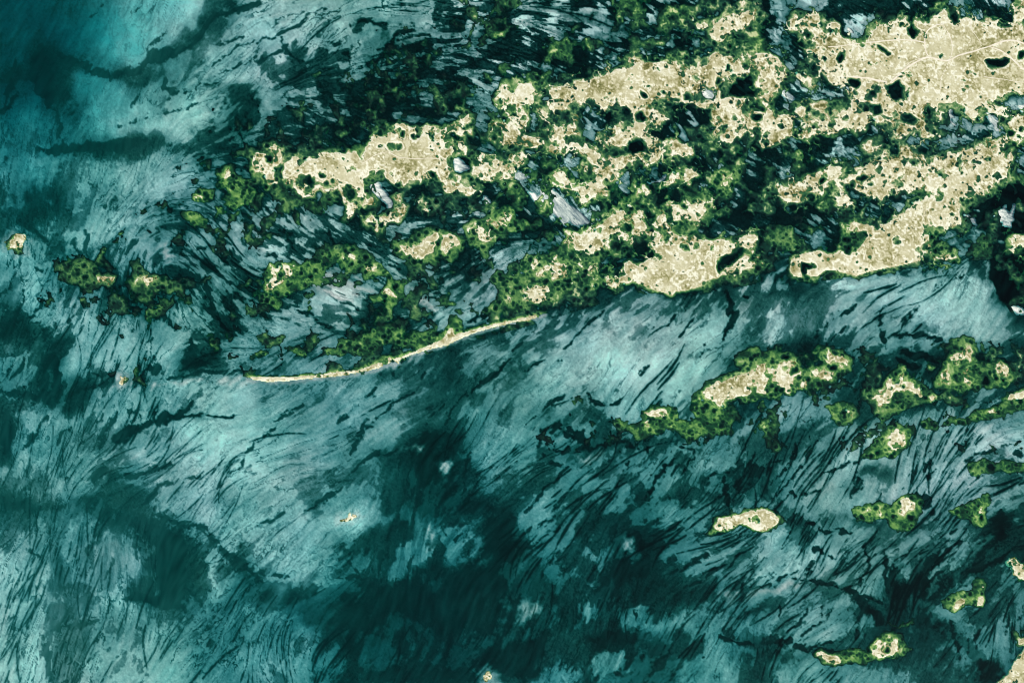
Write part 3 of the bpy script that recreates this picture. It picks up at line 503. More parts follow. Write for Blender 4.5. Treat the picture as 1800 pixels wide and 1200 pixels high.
# channels as strokes: points, last number is the half width in the same steps
STROKES = """
0 2: 89,48 94,52 100,55 1 | 107,54 110,47 1.2 | 28,60 24,66 20,72 16,76 2.2 | 33,52 28,58 .8 | 48,61 43,67 40,73 1.6 | 75,47 70,56 63,63 .6 | 86,46 80,56 72,62 66,68 1.3 | 72,64 68,76 2 | 74,88 70,92 66,98 3 | 85,96 95,94 105,92 113,88 119,86 1.8 | 112,88 117,83 .6 | 142,94 132,96 122,100 .7 | 122,100 112,103 105,108 98,114 1.8 | 180,73 172,82 168,90 160,95 .8 | 44,50 52,46 .8 | 38,10 40,20 40,30 42,42 3.5 | 30,22 32,34 36,44 3.2 | 100,6 98,18 .6 | 135,0 136,10 134,18 3.2 | 16,8 14,20 10,26 1 | 8,12 6,24 .8 | 55,90 48,96 .7
0 2: 105,26 92,28 80,30 1.6 | 176,24 160,22 150,20 140,22 124,25 110,25 1.2 | 78,28 70,32 58,34 50,40 1.8 | 50,40 38,34 26,38 14,36 0,34 2.2 | 62,24 70,27 74,22 1.4 | 98,22 104,18 112,20 2
2 2: 22,64 30,60 40,61 48,65 50,73 46,79 1.8 | 30,69 36,66 42,70 40,76 34,77 30,73 1.3 | 24,80 19,74 22,66 1 | 52,78 60,74 70,72 82,70 90,76 1.2 | 26,84 40,88 1
1 2: 41,34 33,42 27,48 20,53 10,57 .6 | 34,43 25,48 1.4 | 15,58 8,66 0,73 .6 | 85,33 78,41 .7 | 74,45 66,50 60,55 58,60 1 | 119,29 108,36 100,41 92,48 84,53 77,62 1 | 78,55 75,66 68,78 1.6 | 180,10 170,19 160,27 150,34 142,42 1.4 | 136,40 130,48 120,57 .8 | 143,42 135,56 130,62 .8 | 60,99 66,93 74,86 82,81 95,77 105,72 1.2 | 35,119 50,110 60,102 1 | 96,20 98,26 .6 | 117,19 115,26 .6 | 149,77 147,95 143,118 1
2 1: 63,97 58,104 50,110 43,118 38,126 .7 | 120,93 113,103 106,110 96,115 88,122 .5 | 100,108 96,112 .7 | 124,95 118,108 .5 | 135,98 120,116 .5 | 150,85 156,100 148,120 2.5
3 1: 125,72 118,82 .5 | 137,73 128,80 .5 | 124,79 115,86 .8 | 105,95 98,105 93,112 .8 | 82,95 78,110 84,122 1.4 | 49,100 33,116 20,130 .5 | 66,90 50,104 .5 | 55,108 40,124 .8
2 2: 45,34 35,40 25,44 18,52 10,60 1 | 42,40 30,46 22,49 16,63 1.2 | 24,64 36,63 46,62 1 | 80,38 72,43 64,42 58,44 .9 | 50,34 55,41 64,44 75,43 1.3 | 135,3 132,12 .8 | 122,7 118,14 .7 | 96,16 91,24 .5 | 40,88 34,95 28,100 20,106 12,118 1.4 | 83,84 82,90 76,97 73,104 .8 | 120,75 129,77 128,83 120,88 110,93 .7 | 114,84 104,92 100,98 94,110 2 | 113,68 112,76 .5 | 92,66 95,72 97,78 1.3 | 134,96 145,93 155,92 165,86 170,75 1.5 | 150,95 148,108 153,118 2.2 | 30,62 40,66 48,68 52,76 2 | 0,6 6,0 .8 | 35,12 30,16 .6 | 22,14 10,22 .6 | 165,80 160,92 1 | 178,85 168,100 1
3 2: 55,67 50,75 45,84 .6 | 36,70 28,82 20,92 10,105 0,113 1 | 20,70 18,80 15,86 1 | 34,105 20,108 12,107 1 | 65,92 63,102 60,108 1 | 113,84 108,92 102,99 1.2 | 107,80 100,95 92,105 90,115 .7 | 117,88 112,100 .5 | 180,65 174,72 165,73 155,77 145,82 140,84 .8 | 175,75 178,80 2 | 67,83 60,86 50,88 42,93 36,98 .8 | 0,85 10,84 .6 | 14,88 2,100 .8 | 104,106 112,112 114,120 2 | 95,8 120,14 2.6 | 148,10 176,16 2.4 | 90,14 106,18 2 | 85,-6 110,-4 124,2 1.8
3 3: 69,25 72,34 70,42 65,49 58,54 1 | 83,30 84,42 86,55 2 | 88,38 90,50 2 | 135,21 126,26 118,35 110,42 104,50 92,52 1.2 | 120,28 112,38 109,50 108,60 2.4 | 129,35 120,43 115,50 .6 | 152,20 143,28 138,37 .8 | 180,25 165,32 150,40 140,42 1.8 | 34,37 27,43 .6 | 17,47 30,47 40,51 50,53 60,56 70,60 80,62 1.6 | 122,52 130,55 140,50 .8 | 172,68 169,80 163,90 .7 | 149,82 147,92 144,102 .9 | 130,75 131,88 134,105 1.3 | 184,66 176,78 1 | 141,88 139,104 .6 | 66,70 64,82 60,88 1 | 27,65 27,72 20,80 14,85 .6 | 47,62 45,70 35,80 25,84 20,90 .6 | 57,70 56,85 .5 | 40,66 38,74 .5 | 10,63 6,74 0,80 .7 | 56,88 40,92 30,95 20,92 1.2 | 0,93 15,92 30,97 45,95 2.2 | 62,56 70,70 80,78 3 | 164,0 164,15 160,22 3 | 28,24 36,26 45,32 1.6 | 36,12 50,14 60,16 1 | 132,12 128,16 .8 | 20,40 5,50 -10,52 1.2
0 3: 109,2 130,9 145,12 152,22 160,28 172,38 182,45 2.2 | 7,80 12,72 1 | 20,85 15,95 .8 | 36,84 46,80 60,80 68,76 2.6 | 30,90 34,105 34,120 2.4 | 80,90 70,98 62,104 .9 | 64,22 64,40 1 | 78,34 76,46 .8 | 95,24 96,36 1 | 132,44 146,34 160,32 1 | 130,52 138,60 142,66 1 | 20,25 28,32 30,36 1.4
1 3: 0,10 14,4 22,0 .8 | 92,24 88,36 86,46 1 | 112,26 108,36 104,44 .8 | 133,12 136,18 141,19 145,15 .6 | 0,38 10,44 22,46 .8 | 56,46 70,46 80,47 1.2 | 82,38 82,46 .7 | 68,34 72,44 .5
2 3: 0,18 8,14 14,10 .8 | 34,8 22,16 14,24 .8 | 52,14 50,24 .5 | 120,6 108,14 98,18 .8 | 138,30 120,38 112,42 1 | 150,34 134,46 120,54 .8 | 158,30 150,44 .6 | 0,26 12,23 20,22 .7 | 134,85 132,100 .6 | 146,86 158,90 172,94 2.4 | 66,58 60,66 .6 | 100,64 96,72 .6 | 86,70 90,78 .6 | 164,40 160,54 .5 | 30,4 16,12 .7
0 1: 36,100 31,108 32,122 1.4 | 139,57 147,54 155,60 165,70 .8 | 14,96 9,108 3,116 2.4 | 145,80 148,92 150,95 2 | 143,95 155,105 162,112 2 | 60,40 62,52 63,65 1.2 | 40,49 47,49 .6 | 22,42 30,48 35,50 1.6 | 52,50 58,60 1 | 77,52 77,62 .7 | 96,48 90,57 1 | 17,83 18,90 15,100 .7 | 30,88 28,96 22,100 .8 | 128,42 127,49 .7 | 20,67 30,70 45,71 .6 | 20,104 26,102 1.2 | 110,105 118,104 126,114 1.2 | 48,106 54,102 .6 | 0,90 8,84 .6 | 60,26 70,25 80,29 .7 | 160,55 166,64 .6 | 164,53 166,57 .5
0 0: 182,2 165,6 155,10 148,15 142,20 138,28 134,33 2.6 | 134,33 125,36 112,40 105,43 98,48 90,52 80,53 70,51 3.2 | 70,51 58,46 48,44 40,38 2 | 172,25 160,28 150,33 1 | 178,28 165,36 150,45 .9 | 180,38 160,50 148,55 .6 | 115,55 116,62 1.2 | 38,75 42,84 43,95 44,103 1.2 | 84,88 95,84 105,81 115,79 125,77 140,73 .8 | 28,33 25,45 24,58 3.5 | 32,48 33,62 35,74 4.6 | 24,58 30,66 36,74 3 | 10,42 6,60 2,75 1.6 | 28,106 45,105 60,103 75,102 90,101 104,99 3.2 | 0,80 6,75 10,66 2.5 | 108,66 114,62 122,66 132,64 142,60 155,58 1.4 | 106,62 98,68 92,74 .9 | 40,36 55,46 70,51 1 | 72,2 66,10 56,16 .6 | 102,2 94,10 .5 | 122,15 110,28 104,36 .6 | 117,69 112,75 106,79 .6
1 0: 50,5 35,12 25,20 15,24 .5 | 17,27 25,38 30,47 1.2 | 0,42 10,38 22,35 .7 | 0,30 12,26 .5 | 66,16 80,15 95,18 1.6 | 50,28 60,31 66,40 1.6 | 90,38 100,26 112,22 1.6 | 75,8 90,4 105,0 .5
1 1: 14,38 20,44 26,52 32,58 .8 | 0,58 10,60 18,66 1 | 50,40 54,52 52,58 1.2 | 88,62 98,68 110,74 120,80 .8 | 118,56 .. .6 | 48,84 60,92 75,98 1.2 | 126,84 134,88 135,92 .6 | 28,98 40,104 55,110 1 | 108,90 118,96 128,100 .6 | 140,40 120,42 105,46 .8 | 150,104 165,100 182,96 2.2
"""

def parse_pts(s, c, r):
    out = []
    for p in s.split():
        if ',' in p:
            a = p.split(','); out.append([float(a[0]) * 2.5 + 450 * c, float(a[1]) * 2.5 + 300 * r] + [float(x) * 2.5 for x in a[2:]])
    return np.array(out)
def raster(poly, out, val):                              # even-odd fill at grid nodes
    i0 = max(0, int((poly[:, 0].min() - U0) / ST) - 1); i1 = min(NX, int((poly[:, 0].max() - U0) / ST) + 2)
    j0 = max(0, int((poly[:, 1].min() - V0) / ST) - 1); j1 = min(NY, int((poly[:, 1].max() - V0) / ST) + 2)
    if i1 <= i0 or j1 <= j0: return
    x = UU[j0:j1, i0:i1]; y = VV[j0:j1, i0:i1] + 0.0137
    ins = np.zeros(x.shape, bool); n = len(poly)
    for k in range(n):
        xa, ya = poly[k, :2]; xb, yb = poly[(k + 1) % n, :2]
        if ya == yb: continue
        ins ^= ((ya > y) != (yb > y)) & (x < (xb - xa) * (y - ya) / (yb - ya) + xa)
    out[j0:j1, i0:i1][ins] = val
BIG = 60.0
def edt(mask, lab=None, R=30):                           # distance (units) to True cells, capped; optional nearest label
    d = np.where(mask, 0, 1e4).astype(np.float32); L = None if lab is None else lab.copy()
    for rngj, dj in ((range(1, NY), -1), (range(NY - 2, -1, -1), 1)):
        for j in rngj:
            c = d[j + dj] + 1; m = c < d[j]; d[j][m] = c[m]
            if L is not None: L[j][m] = L[j + dj][m]
    g = np.minimum(d, 1e4) ** 2; best = g.copy(); BL = None if L is None else L.copy()
    for k in range(1, R + 1):
        for s in (-1, 1):
            a = slice(k, None) if s > 0 else slice(None, -k); b = slice(None, -k) if s > 0 else slice(k, None)
            cand = g[:, b] + k * k; m = cand < best[:, a]
            best[:, a][m] = cand[m]
            if L is not None: BL[:, a][m] = L[:, b][m]
    dist = np.minimum(np.sqrt(best) * ST, BIG)
    return (dist, BL) if L is not None else dist
def sdist(mask): return edt(~mask) - edt(mask)            # positive inside

keys = list(ISL); kid = {k: i + 1 for i, k in enumerate(keys)}
sand_m = np.zeros((NY, NX), bool); green_m = np.zeros((NY, NX), bool); pond_m = np.zeros((NY, NX), bool)
lab = np.zeros((NY, NX), np.int16)
for line in SHP.strip().splitlines():
    hd, pts = line.split(':'); k, kind, c, r = hd.split(); P = parse_pts(pts, int(c), int(r))
    raster(P, {'S': sand_m, 'G': green_m, 'P': pond_m}[kind], True)
    if k != '-':
        t = np.zeros((NY, NX), bool); raster(P, t, True); lab[t & (lab == 0)] = kid[k]
SPIT = np.array([(436, 663), (470, 667), (510, 666), (550, 662), (590, 658), (630, 652), (665, 643), (700, 631), (735, 617), (770, 605), (805, 592), (840, 580), (880, 569), (925, 560), (955, 552)], float)
SPW = np.array([1.5, 4.6, 3.2, 2.6, 4.0, 2.4, 4.4, 1.8, 2.4, 5.6, 5.0, 3.2, 2.8, 2.4, 1.0])
def arc(P, n):
    k = np.linspace(0, len(P) - 1, n); q = np.stack([np.interp(k, np.arange(len(P)), P[:, c]) for c in range(P.shape[1])], 1)
    for _ in range(12): q[1:-1] = (q[:-2] + 2 * q[1:-1] + q[2:]) / 4
    return q
sp = arc(np.c_[SPIT, SPW], 160); spit_d = np.full((NY, NX), -99.0, np.float32)
for x, y, w_ in sp:
    i0, j0 = int((x - U0) / ST), int((y - V0) / ST); a = (slice(j0 - 16, j0 + 17), slice(i0 - 16, i0 + 17))
    spit_d[a] = np.maximum(spit_d[a], w_ - np.hypot(UU[a] - x, VV[a] - y))
sand_m |= spit_d > 0; lab[(spit_d > 0) & (lab == 0)] = kid['P1']
for line in DOTS_P.strip().splitlines():
    hd, pts = line.split(':'); c, r = hd.split()
    for x, y, rr in parse_pts(pts, int(c), int(r)):
        pond_m |= (UU - x) ** 2 + (VV - y) ** 2 < rr * rr
def many(txt):
    m = np.zeros((NY, NX), bool)
    for line in txt.strip().splitlines():
        hd, pts = line.split(':'); c, r = hd.split(); raster(parse_pts(pts, int(c), int(r)), m, True)
    return m
print('raster', round(time.time() - T0, 1))

# shore crinkle: look the plan up through a bent sheet
w1 = fbm(UU, VV, 22, 11, 4); w2 = fbm(UU, VV, 22, 31, 4)
bend = 5.0
fu = (UU + bend * w1 - U0) / ST; fv = (VV + bend * w2 - V0) / ST
s_raw = sdist(sand_m); g_raw = sdist(green_m); p_raw = sdist(pond_m)
dlab, nlab = edt(lab > 0, lab)
nz = fbm(UU, VV, 13, 51, 4)
calm = np.clip(s_raw / 14, 0, 1)
# smooth beaches (south shores) keep their drawn line
beach = np.zeros((NY, NX), np.float32)
for (x, y, r) in ((1500, 480, 130), (1150, 510, 70), (1230, 500, 60), (820, 590, 90), (740, 620, 60), (560, 660, 130), (1310, 930, 40), (900, 565, 50)):
    beach = np.maximum(beach, smooth(-(np.hypot(UU - x, (VV - y) * 1.6) - r), 0, 25))
thin = np.clip(1 - edt(~sand_m) / 5, 0, 1)
S = sample(s_raw, fu, fv) * (1 - beach) + s_raw * beach
nz2 = fbm(UU, VV, 6, 55, 3); zone = smooth(UU, 780, 920) * (1 - smooth(VV, 480, 540))
rl = fbm(UU + 4 * w2, VV + 4 * w1, 24, 61, 4, .6); rl /= rl.std()
S = S + .7 + (nz * 4.2 + nz2 * 1.4) * (1 - .92 * beach)
S = np.where(spit_d > -8, np.maximum(S - .6, -9) + 1.5 * nz2 + .7 * nz, S)
lace = (.29 - np.abs(rl)) * 11 - .30 * np.clip(-s_raw, 0, 60) + 1.6 * nz2
S = np.where(beach < .3, np.maximum(S, np.minimum(lace, 4) - 20 * (1 - np.clip(zone + .5 * (s_raw > -9), 0, 1))), S)
Pf = sample(p_raw, fu, fv)
S = np.minimum(S, -Pf - 2.6 + .8 * nz)
plain = np.zeros((NY, NX), np.float32)
for (x, y, rx, ry) in ((1640, 110, 190, 70), (1080, 150, 110, 32), (1190, 465, 110, 40), (690, 270, 100, 30), (590, 300, 70, 24), (1550, 400, 70, 70), (1290, 680, 60, 26), (1800, 1170, 60, 60), (750, 425, 60, 25), (1330, 910, 50, 16)):
    plain = np.maximum(plain, smooth(1.25 - np.hypot((UU - x) / rx, (VV - y) / ry), 0, .5))
# scattered small ponds and bushes punched in the sand: denser near the shore
def stamp(field, pts, rad, soft=1.0):
    for (x, y), r in zip(pts, rad):
        R = int((r + 5) / ST) + 1; i = int((x - U0) / ST); j = int((y - V0) / ST)
        a0, a1, b0, b1 = max(0, j - R), min(NY, j + R + 1), max(0, i - R), min(NX, i + R + 1)
        if a1 <= a0 or b1 <= b0: continue
        dd = r - np.hypot(UU[a0:a1, b0:b1] - x, (VV[a0:a1, b0:b1] - y))
        np.maximum(field[a0:a1, b0:b1], dd, out=field[a0:a1, b0:b1])
def scatter(weight, n, seed):
    r = np.random.default_rng(seed); pts = []
    c = np.cumsum(weight.ravel().astype(np.float64)); c /= c[-1]
    idx = np.searchsorted(c, r.random(n)); j, i = idx // NX, idx % NX
    return np.stack([U0 + (i + r.random(n)) * ST, V0 + (j + r.random(n)) * ST], 1), r
holes = np.full((NY, NX), -6.0, np.float32)              # dark ponds
pts, r = scatter((S > 2) * (0.25 + np.exp(-np.clip(S, 0, 60) / 9)) * (vnoise(UU / 34, VV / 34, 5) > .42) * (1 - beach) * (1 - .9 * plain), 150, 3)
stamp(holes, pts, 1.4 + 4.6 * r.random(150) ** 1.8)
bush = np.full((NY, NX), -6.0, np.float32)               # low bushes on the sand
pts, r = scatter((S > 2) * (0.3 + np.exp(-np.clip(S, 0, 60) / 12)) * (0.15 + vnoise(UU / 26, VV / 26, 6) ** 2) * (1 - .7 * plain), 1300, 4)
stamp(bush, pts, 0.6 + 3.0 * r.random(1300) ** 2.5)
hn = fbm(UU, VV, 5, 71, 3)
hq = fbm(UU + 3 * w1, VV + 3 * w2, 19, 65, 4, .6); hq /= hq.std()
holes = np.maximum(holes + hn * 3.2 + 1.5 * w1, (hq - 1.75 + 1.0 * np.exp(-np.clip(S, 0, 60) / 8)) * 5 * (1 - beach) - 5 * beach - 6 * plain); bush = bush + hn * 2.2
bn = fbm(UU, VV, 11, 75, 4, .6); bn /= bn.std()
bush = np.maximum(bush, (bn - 1.7 + 1.25 * np.exp(-np.clip(S, 0, 60) / 7)) * 3.0 * (1 - beach) - 4 * beach - 2 * plain)
S = np.minimum(S, -holes - 2.2)

# green: fringe round the sand, drawn greens, and reed marsh from the coarse sheet
lush_tab = np.array([.5] + [ISL[k][3] for k in keys], np.float32)
lushf = blur(lush_tab[nlab], 8)
fr_w = 3.4 + 6.5 * smooth(fbm(UU, VV, 45, 81, 3), -.5, .7) * (0.5 + lushf)
fr_w = fr_w * (1 - .6 * beach)
bare_t = np.ones(len(keys) + 1, np.float32)
for k in ('U1', 'U2', 'T1', 'Q1', 'Z1', 'Z5'): bare_t[kid[k]] = .15
fr_w = fr_w * bare_t[nlab] - 1.5 * (1 - bare_t[nlab])
sea_side = smooth(spit_d, -12, -9) * (VV > np.interp(UU, sp[:, 0], sp[:, 1]) - .5)
fr_w = fr_w - 9 * sea_side
reed = up(reed_g, 30)
rn = fbm(UU + 6 * w1, VV + 6 * w2, 26, 91, 5, .55)
rn = rn / rn.std(); rn_f = fbm(UU + 4 * w1, VV + 4 * w2, 13, 97, 4, .55); rn_f /= rn_f.std()
nw = (1 - smooth(UU - .5 * VV, 650, 850)) * (1 - smooth(VV, 230, 320)); rn = rn * (1 - nw * .75) + rn_f * (.35 + .4 * nw)
rq = fbm(UU + 5 * w2, VV + 5 * w1, 30, 95, 4, .55); rq /= rq.std()
reed = reed * (1 - .45 * smooth(VV, 560, 700)) * (1 - smooth(VV, 740, 860))
Gm = ((reed / 9 - 0.60) * 3.0 - .85 * rn + .9 * (.45 - np.abs(rq))) * 4.0                # positive = reeds
openw = np.zeros((NY, NX), bool); raster(np.array(OPEN, float), openw, True); Gm = np.where(blur(openw.astype(np.float32), 3) > .3, -20, Gm)
Gm = np.where(reed < .6, -20, Gm) - 1.9 * nw - 2.0 * (1 - smooth(UU, 400, 470))
Gi = np.maximum(sample(g_raw, fu, fv) - .3 + nz * 4.4 + nz2 * 1.2, np.minimum(sample(s_raw, fu, fv), 30) + fr_w + nz * 2.5)
Gi = np.minimum(Gi, -Pf) - 4.0 * ((nlab == kid['Q2']) | (nlab == kid['Q3'])) - 1.0 * (VV > 620)
pts, r = scatter(((Gi > 1) & (S < 0)) * 1.0 + (Gm > 1) * .5, 2600, 9)
ch = np.full((NY, NX), -6.0, np.float32)
Gi = np.maximum(Gi, np.minimum(S, 30) + np.minimum(fr_w, 3.0 + .8 * nz))
stamp(ch, pts, 0.8 + 3.6 * r.random(2600) ** 2)
ch += hn * 1.4
Gi = np.minimum(Gi, -ch); Gm = np.minimum(Gm, -ch)
V = np.maximum(Gi, Gm)
own_isl = (dlab < 32) & (Gi > -6) & ~((Gm > Gi) & (dlab > 5))
print('land', round(time.time() - T0, 1))

# ------------------------------------------------------------------ sea floor
ang = np.radians(dir_g)
c2, s2 = up(np.cos(2 * ang), 150), up(np.sin(2 * ang), 150)
th = 0.5 * np.arctan2(s2, c2) + 0.42 * fbm(UU, VV, 120, 101, 3)
dx, dy = np.cos(th), -np.sin(th)                         # v runs down
def lic(src, n, step):
    acc = src.copy(); tot = 1.0
    for s in (1, -1):
        px = (UU - U0) / ST; py = (VV - V0) / ST
        for k in range(1, n + 1):
            ii = np.clip(px.astype(np.int32), 0, NX - 1); jj = np.clip(py.astype(np.int32), 0, NY - 1)
            px = px + s * step * dx[jj, ii]; py = py + s * step * dy[jj, ii]
            w = 0.5 + 0.5 * math.cos(math.pi * k / (n + 1))
            acc = acc + w * sample(src, px, py); tot += w
    a = acc - acc.mean(); return (a / a.std()).astype(np.float32)
def perp_noise(size, seed, octv): return fbm(UU, VV, size, seed, octv).astype(np.float32)
l_big = lic(perp_noise(12, 201, 3), 24, 2.0)
l_mid = lic(perp_noise(6, 211, 2), 10, 1.6)
l_a = lic(perp_noise(15, 241, 3), 24, 1.8); l_b = lic(perp_noise(8, 251, 3), 9, 1.5)
l_fin = lic(rng.standard_normal((NY, NX)).astype(np.float32), 5, 1.0)
blob = fbm(UU + 10 * w1, VV + 10 * w2, 60, 221, 5, .6); blob /= blob.std()
grain = rng.standard_normal((NY, NX)).astype(np.float32)
grain = .8 * grain + .9 * (vnoise(UU / 2.6, VV / 2.6, 77) - .5) * 3
print('lic', round(time.time() - T0, 1))

wu = 14 * fbm(UU, VV, 40, 301, 3); wv = 14 * fbm(UU, VV, 40, 311, 3)
tone = sample(np.array(tone_g, np.float32), ((UU + wu) / 30 - .5), ((VV + wv) / 30 - .5)) / 9
tone = tone + .20 * nw * smooth(UU, 380, 560) * smooth(fbm(UU, VV, 26, 515, 3), -.2, .4) + .22 * zone * smooth(fbm(UU, VV, 42, 511, 3), .0, .5)
rgh = up(rgh_g, 150)
marshy = smooth(reed, 1.0, 3.0)
nn = (.42 - .17 * marshy) * l_big + (.10 + .48 * marshy) * l_mid + (.75 - .3 * marshy) * blob + .10 * l_fin + .26 * hn
nn /= nn.std()
edge = tone + (.07 + .12 * rgh + .10 * marshy) * nn - .37
p = smooth(edge, -.022, .045)
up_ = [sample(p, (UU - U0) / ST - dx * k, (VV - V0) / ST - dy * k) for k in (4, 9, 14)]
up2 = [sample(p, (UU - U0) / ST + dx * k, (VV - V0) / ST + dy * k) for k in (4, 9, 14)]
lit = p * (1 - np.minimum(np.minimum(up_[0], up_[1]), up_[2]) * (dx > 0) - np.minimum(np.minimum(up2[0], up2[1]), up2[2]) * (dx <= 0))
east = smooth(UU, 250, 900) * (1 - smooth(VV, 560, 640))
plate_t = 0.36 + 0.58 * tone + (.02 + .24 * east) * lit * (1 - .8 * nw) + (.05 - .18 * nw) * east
west = 1 - smooth(UU, 500, 1250)
deep_t = .035 + .05 * smooth(VV, 760, 950) * (1 - smooth(UU, 1150, 1450)) + .09 * (1 - smooth(UU, 150, 450)) + .14 * west * smooth(VV, 500, 800) + .14 * (1 - smooth(np.hypot(UU, VV), 350, 700)) + .03 * smooth(VV, 900, 1100)
dark_t = deep_t + 0.30 * tone
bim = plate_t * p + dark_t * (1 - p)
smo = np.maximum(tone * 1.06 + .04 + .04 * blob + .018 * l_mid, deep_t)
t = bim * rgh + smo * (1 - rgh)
amp = 0.35 + 0.65 * smooth(tone, .05, .5)
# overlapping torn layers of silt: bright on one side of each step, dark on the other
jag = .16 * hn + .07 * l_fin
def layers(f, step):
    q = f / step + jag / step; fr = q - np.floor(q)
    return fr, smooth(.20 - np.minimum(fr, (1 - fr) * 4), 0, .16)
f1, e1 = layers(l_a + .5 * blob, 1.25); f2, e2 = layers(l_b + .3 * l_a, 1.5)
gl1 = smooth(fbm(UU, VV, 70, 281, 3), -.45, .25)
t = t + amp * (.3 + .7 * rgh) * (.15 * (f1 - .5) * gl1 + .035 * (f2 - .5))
t = t + .05 * smooth(t, .3, .6) * smooth(fbm(UU, VV, 30, 521, 4, .7), -.4, .5) * amp
t = t + amp * (.012 * l_fin + .016 * l_mid + .025 * hn) + .034 * grain * amp
# thin crinkled tear lines in the silt
g1 = smooth(fbm(UU, VV, 55, 261, 3) + .15 * (rgh - .5), -.05, .35); g2 = smooth(fbm(UU, VV, 45, 271, 3), -.1, .4)
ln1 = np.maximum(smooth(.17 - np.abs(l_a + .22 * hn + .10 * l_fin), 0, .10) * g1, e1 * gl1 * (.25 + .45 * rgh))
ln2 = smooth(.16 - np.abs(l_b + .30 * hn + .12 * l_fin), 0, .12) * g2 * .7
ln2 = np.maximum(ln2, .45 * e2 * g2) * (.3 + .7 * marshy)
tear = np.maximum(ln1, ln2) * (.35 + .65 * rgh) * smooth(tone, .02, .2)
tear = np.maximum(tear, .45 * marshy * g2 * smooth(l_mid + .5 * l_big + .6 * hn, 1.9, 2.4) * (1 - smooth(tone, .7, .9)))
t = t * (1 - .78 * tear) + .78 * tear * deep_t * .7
# hand drawn channels and shoals
def near(mask, w, n=1.2):
    return smooth(sample(sdist(mask), fu, fv) * 1.0 + n * l_mid + n * 1.3 * hn, -w, w)
cq = np.zeros((NY, NX), bool)
for line in CHANQ.strip().splitlines():
    hd, pts = line.split(':'); c, r = map(int, hd.split()); raster(parse_pts(pts, 0, 0) * 2 + np.array([900 * c, 600 * r]), cq, True)
chan = np.maximum(near(many(CHAN), 2.5, 1.5), (.40 + .34 * (1 - smooth(nn, -.6, 1.1)) - .20 * (1 - smooth(VV, 500, 620))) * near(cq, 2.4, 4.4))
stroke = np.full((NY, NX), -30.0, np.float32)
for line in STROKES.strip().splitlines():
    hd, body = line.split(':'); c, r = map(int, hd.split())
    for seg in body.split('|'):
        wd = float(seg.split()[-1]) * 2.5; P = parse_pts(seg, c, r)
        n = len(P); cum = np.r_[0, np.cumsum(np.hypot(*np.diff(P[:, :2], axis=0).T))]; tot = max(cum[-1], 1)
        if n < 2: continue
        for k in range(n - 1):
            (xa, ya), (xb, yb) = P[k, :2], P[k + 1, :2]; m = wd + 14
            i0 = max(0, int((min(xa, xb) - m - U0) / ST)); i1 = min(NX, int((max(xa, xb) + m - U0) / ST) + 1)
            j0 = max(0, int((min(ya, yb) - m - V0) / ST)); j1 = min(NY, int((max(ya, yb) + m - V0) / ST) + 1)
            if i1 <= i0 or j1 <= j0: continue
            x = UU[j0:j1, i0:i1] + 6.0 * w1[j0:j1, i0:i1]; y = VV[j0:j1, i0:i1] + 6.0 * w2[j0:j1, i0:i1]
            L2 = (xb - xa) ** 2 + (yb - ya) ** 2 + 1e-6
            q = np.clip(((x - xa) * (xb - xa) + (y - ya) * (yb - ya)) / L2, 0, 1)
            dd = np.hypot(x - xa - q * (xb - xa), y - ya - q * (yb - ya))
            s = (cum[k] + q * math.sqrt(L2)) / tot
            wl = wd * np.minimum(1, .35 + 2.6 * np.minimum(s, 1 - s) + (0.25 if wd > 4 else 0))
            np.maximum(stroke[j0:j1, i0:i1], wl - dd, out=stroke[j0:j1, i0:i1])
stroke = smooth(stroke + 1.9 * l_mid + .6 * l_fin + 2.2 * hn - .4, -1.8, 1.4)
cut = np.maximum(chan, stroke * .85)
shoal = np.maximum(near(many(SHOALS), 9, 2.6), sea_side * smooth(spit_d + 1.5 * hn + 2.5 * w1, -9, -2))
for k, rr in (('U1', 14), ('U2', 14), ('T1', 9), ('Q1', 12)):
    shoal = np.maximum(shoal, .8 * (nlab == kid[k]) * smooth(-dlab + 3 * w1 * 2 + 2 * hn, -rr, -rr * .3))
shoal = np.clip(shoal, 0, 1); plate = near(many(PLATES), 3.5, 3.0) * (1 - .7 * tear)
t = t * (1 - plate) + (0.58 + .05 * l_mid + .03 * l_fin + .03 * grain) * plate
t = t * (1 - cut) + (deep_t + .02 * l_mid) * cut
t = t * (1 - shoal) + np.maximum(t, .60 + .08 * (UU < 440) * (VV > 640) * (VV < 740) + .06 * l_mid + .05 * hn + .03 * grain) * shoal
# feathered fans of dark weed lines that follow the current
fr = np.random.default_rng(41)
wt = (1 - .65 * blur(openw.astype(np.float32), 12)) * smooth(np.hypot(UU, VV), 350, 650) * smooth(tone, .25, .45) * (V < -6) * (.15 + rgh) * (1 - .55 * (1 - smooth(UU, 500, 900)) * (1 - smooth(VV, 100, 1500) * .3)) * (.35 + .65 * smooth(fbm(UU, VV, 80, 505, 2), -.3, .5)) * (1 + 1.2 * (smooth(UU, 850, 1000) * smooth(VV, 690, 760))) 
cpts, _ = scatter(wt * (UU > 0) * (UU < 1800) * (VV > 0) * (VV < 1200), 190, 43)
SX, SY, SL, SW = [], [], [], []
for cx, cy in cpts:
    i, j = int((cx - U0) / ST), int((cy - V0) / ST); a = th[j, i]; n = int(1 + 8 * fr.random() ** 1.6); base = 36 + 125 * fr.random() ** 1.4; g = 4 + 9 * fr.random() ** 1.4
    lean = fr.normal(0, .9); w0 = .5 + 1.5 * fr.random() ** 2
    for q in range(n):
        off = (q - n / 2) * g * fr.uniform(.7, 1.3); al = lean * off + fr.normal(0, 5)
        SX.append(cx + math.sin(a) * off + math.cos(a) * al); SY.append(cy + math.cos(a) * off - math.sin(a) * al)
        SL.append(base * (1 - .6 * abs(q - n / 2) / n) * fr.uniform(.5, 1.2)); SW.append(w0 * fr.uniform(.6, 1.3))
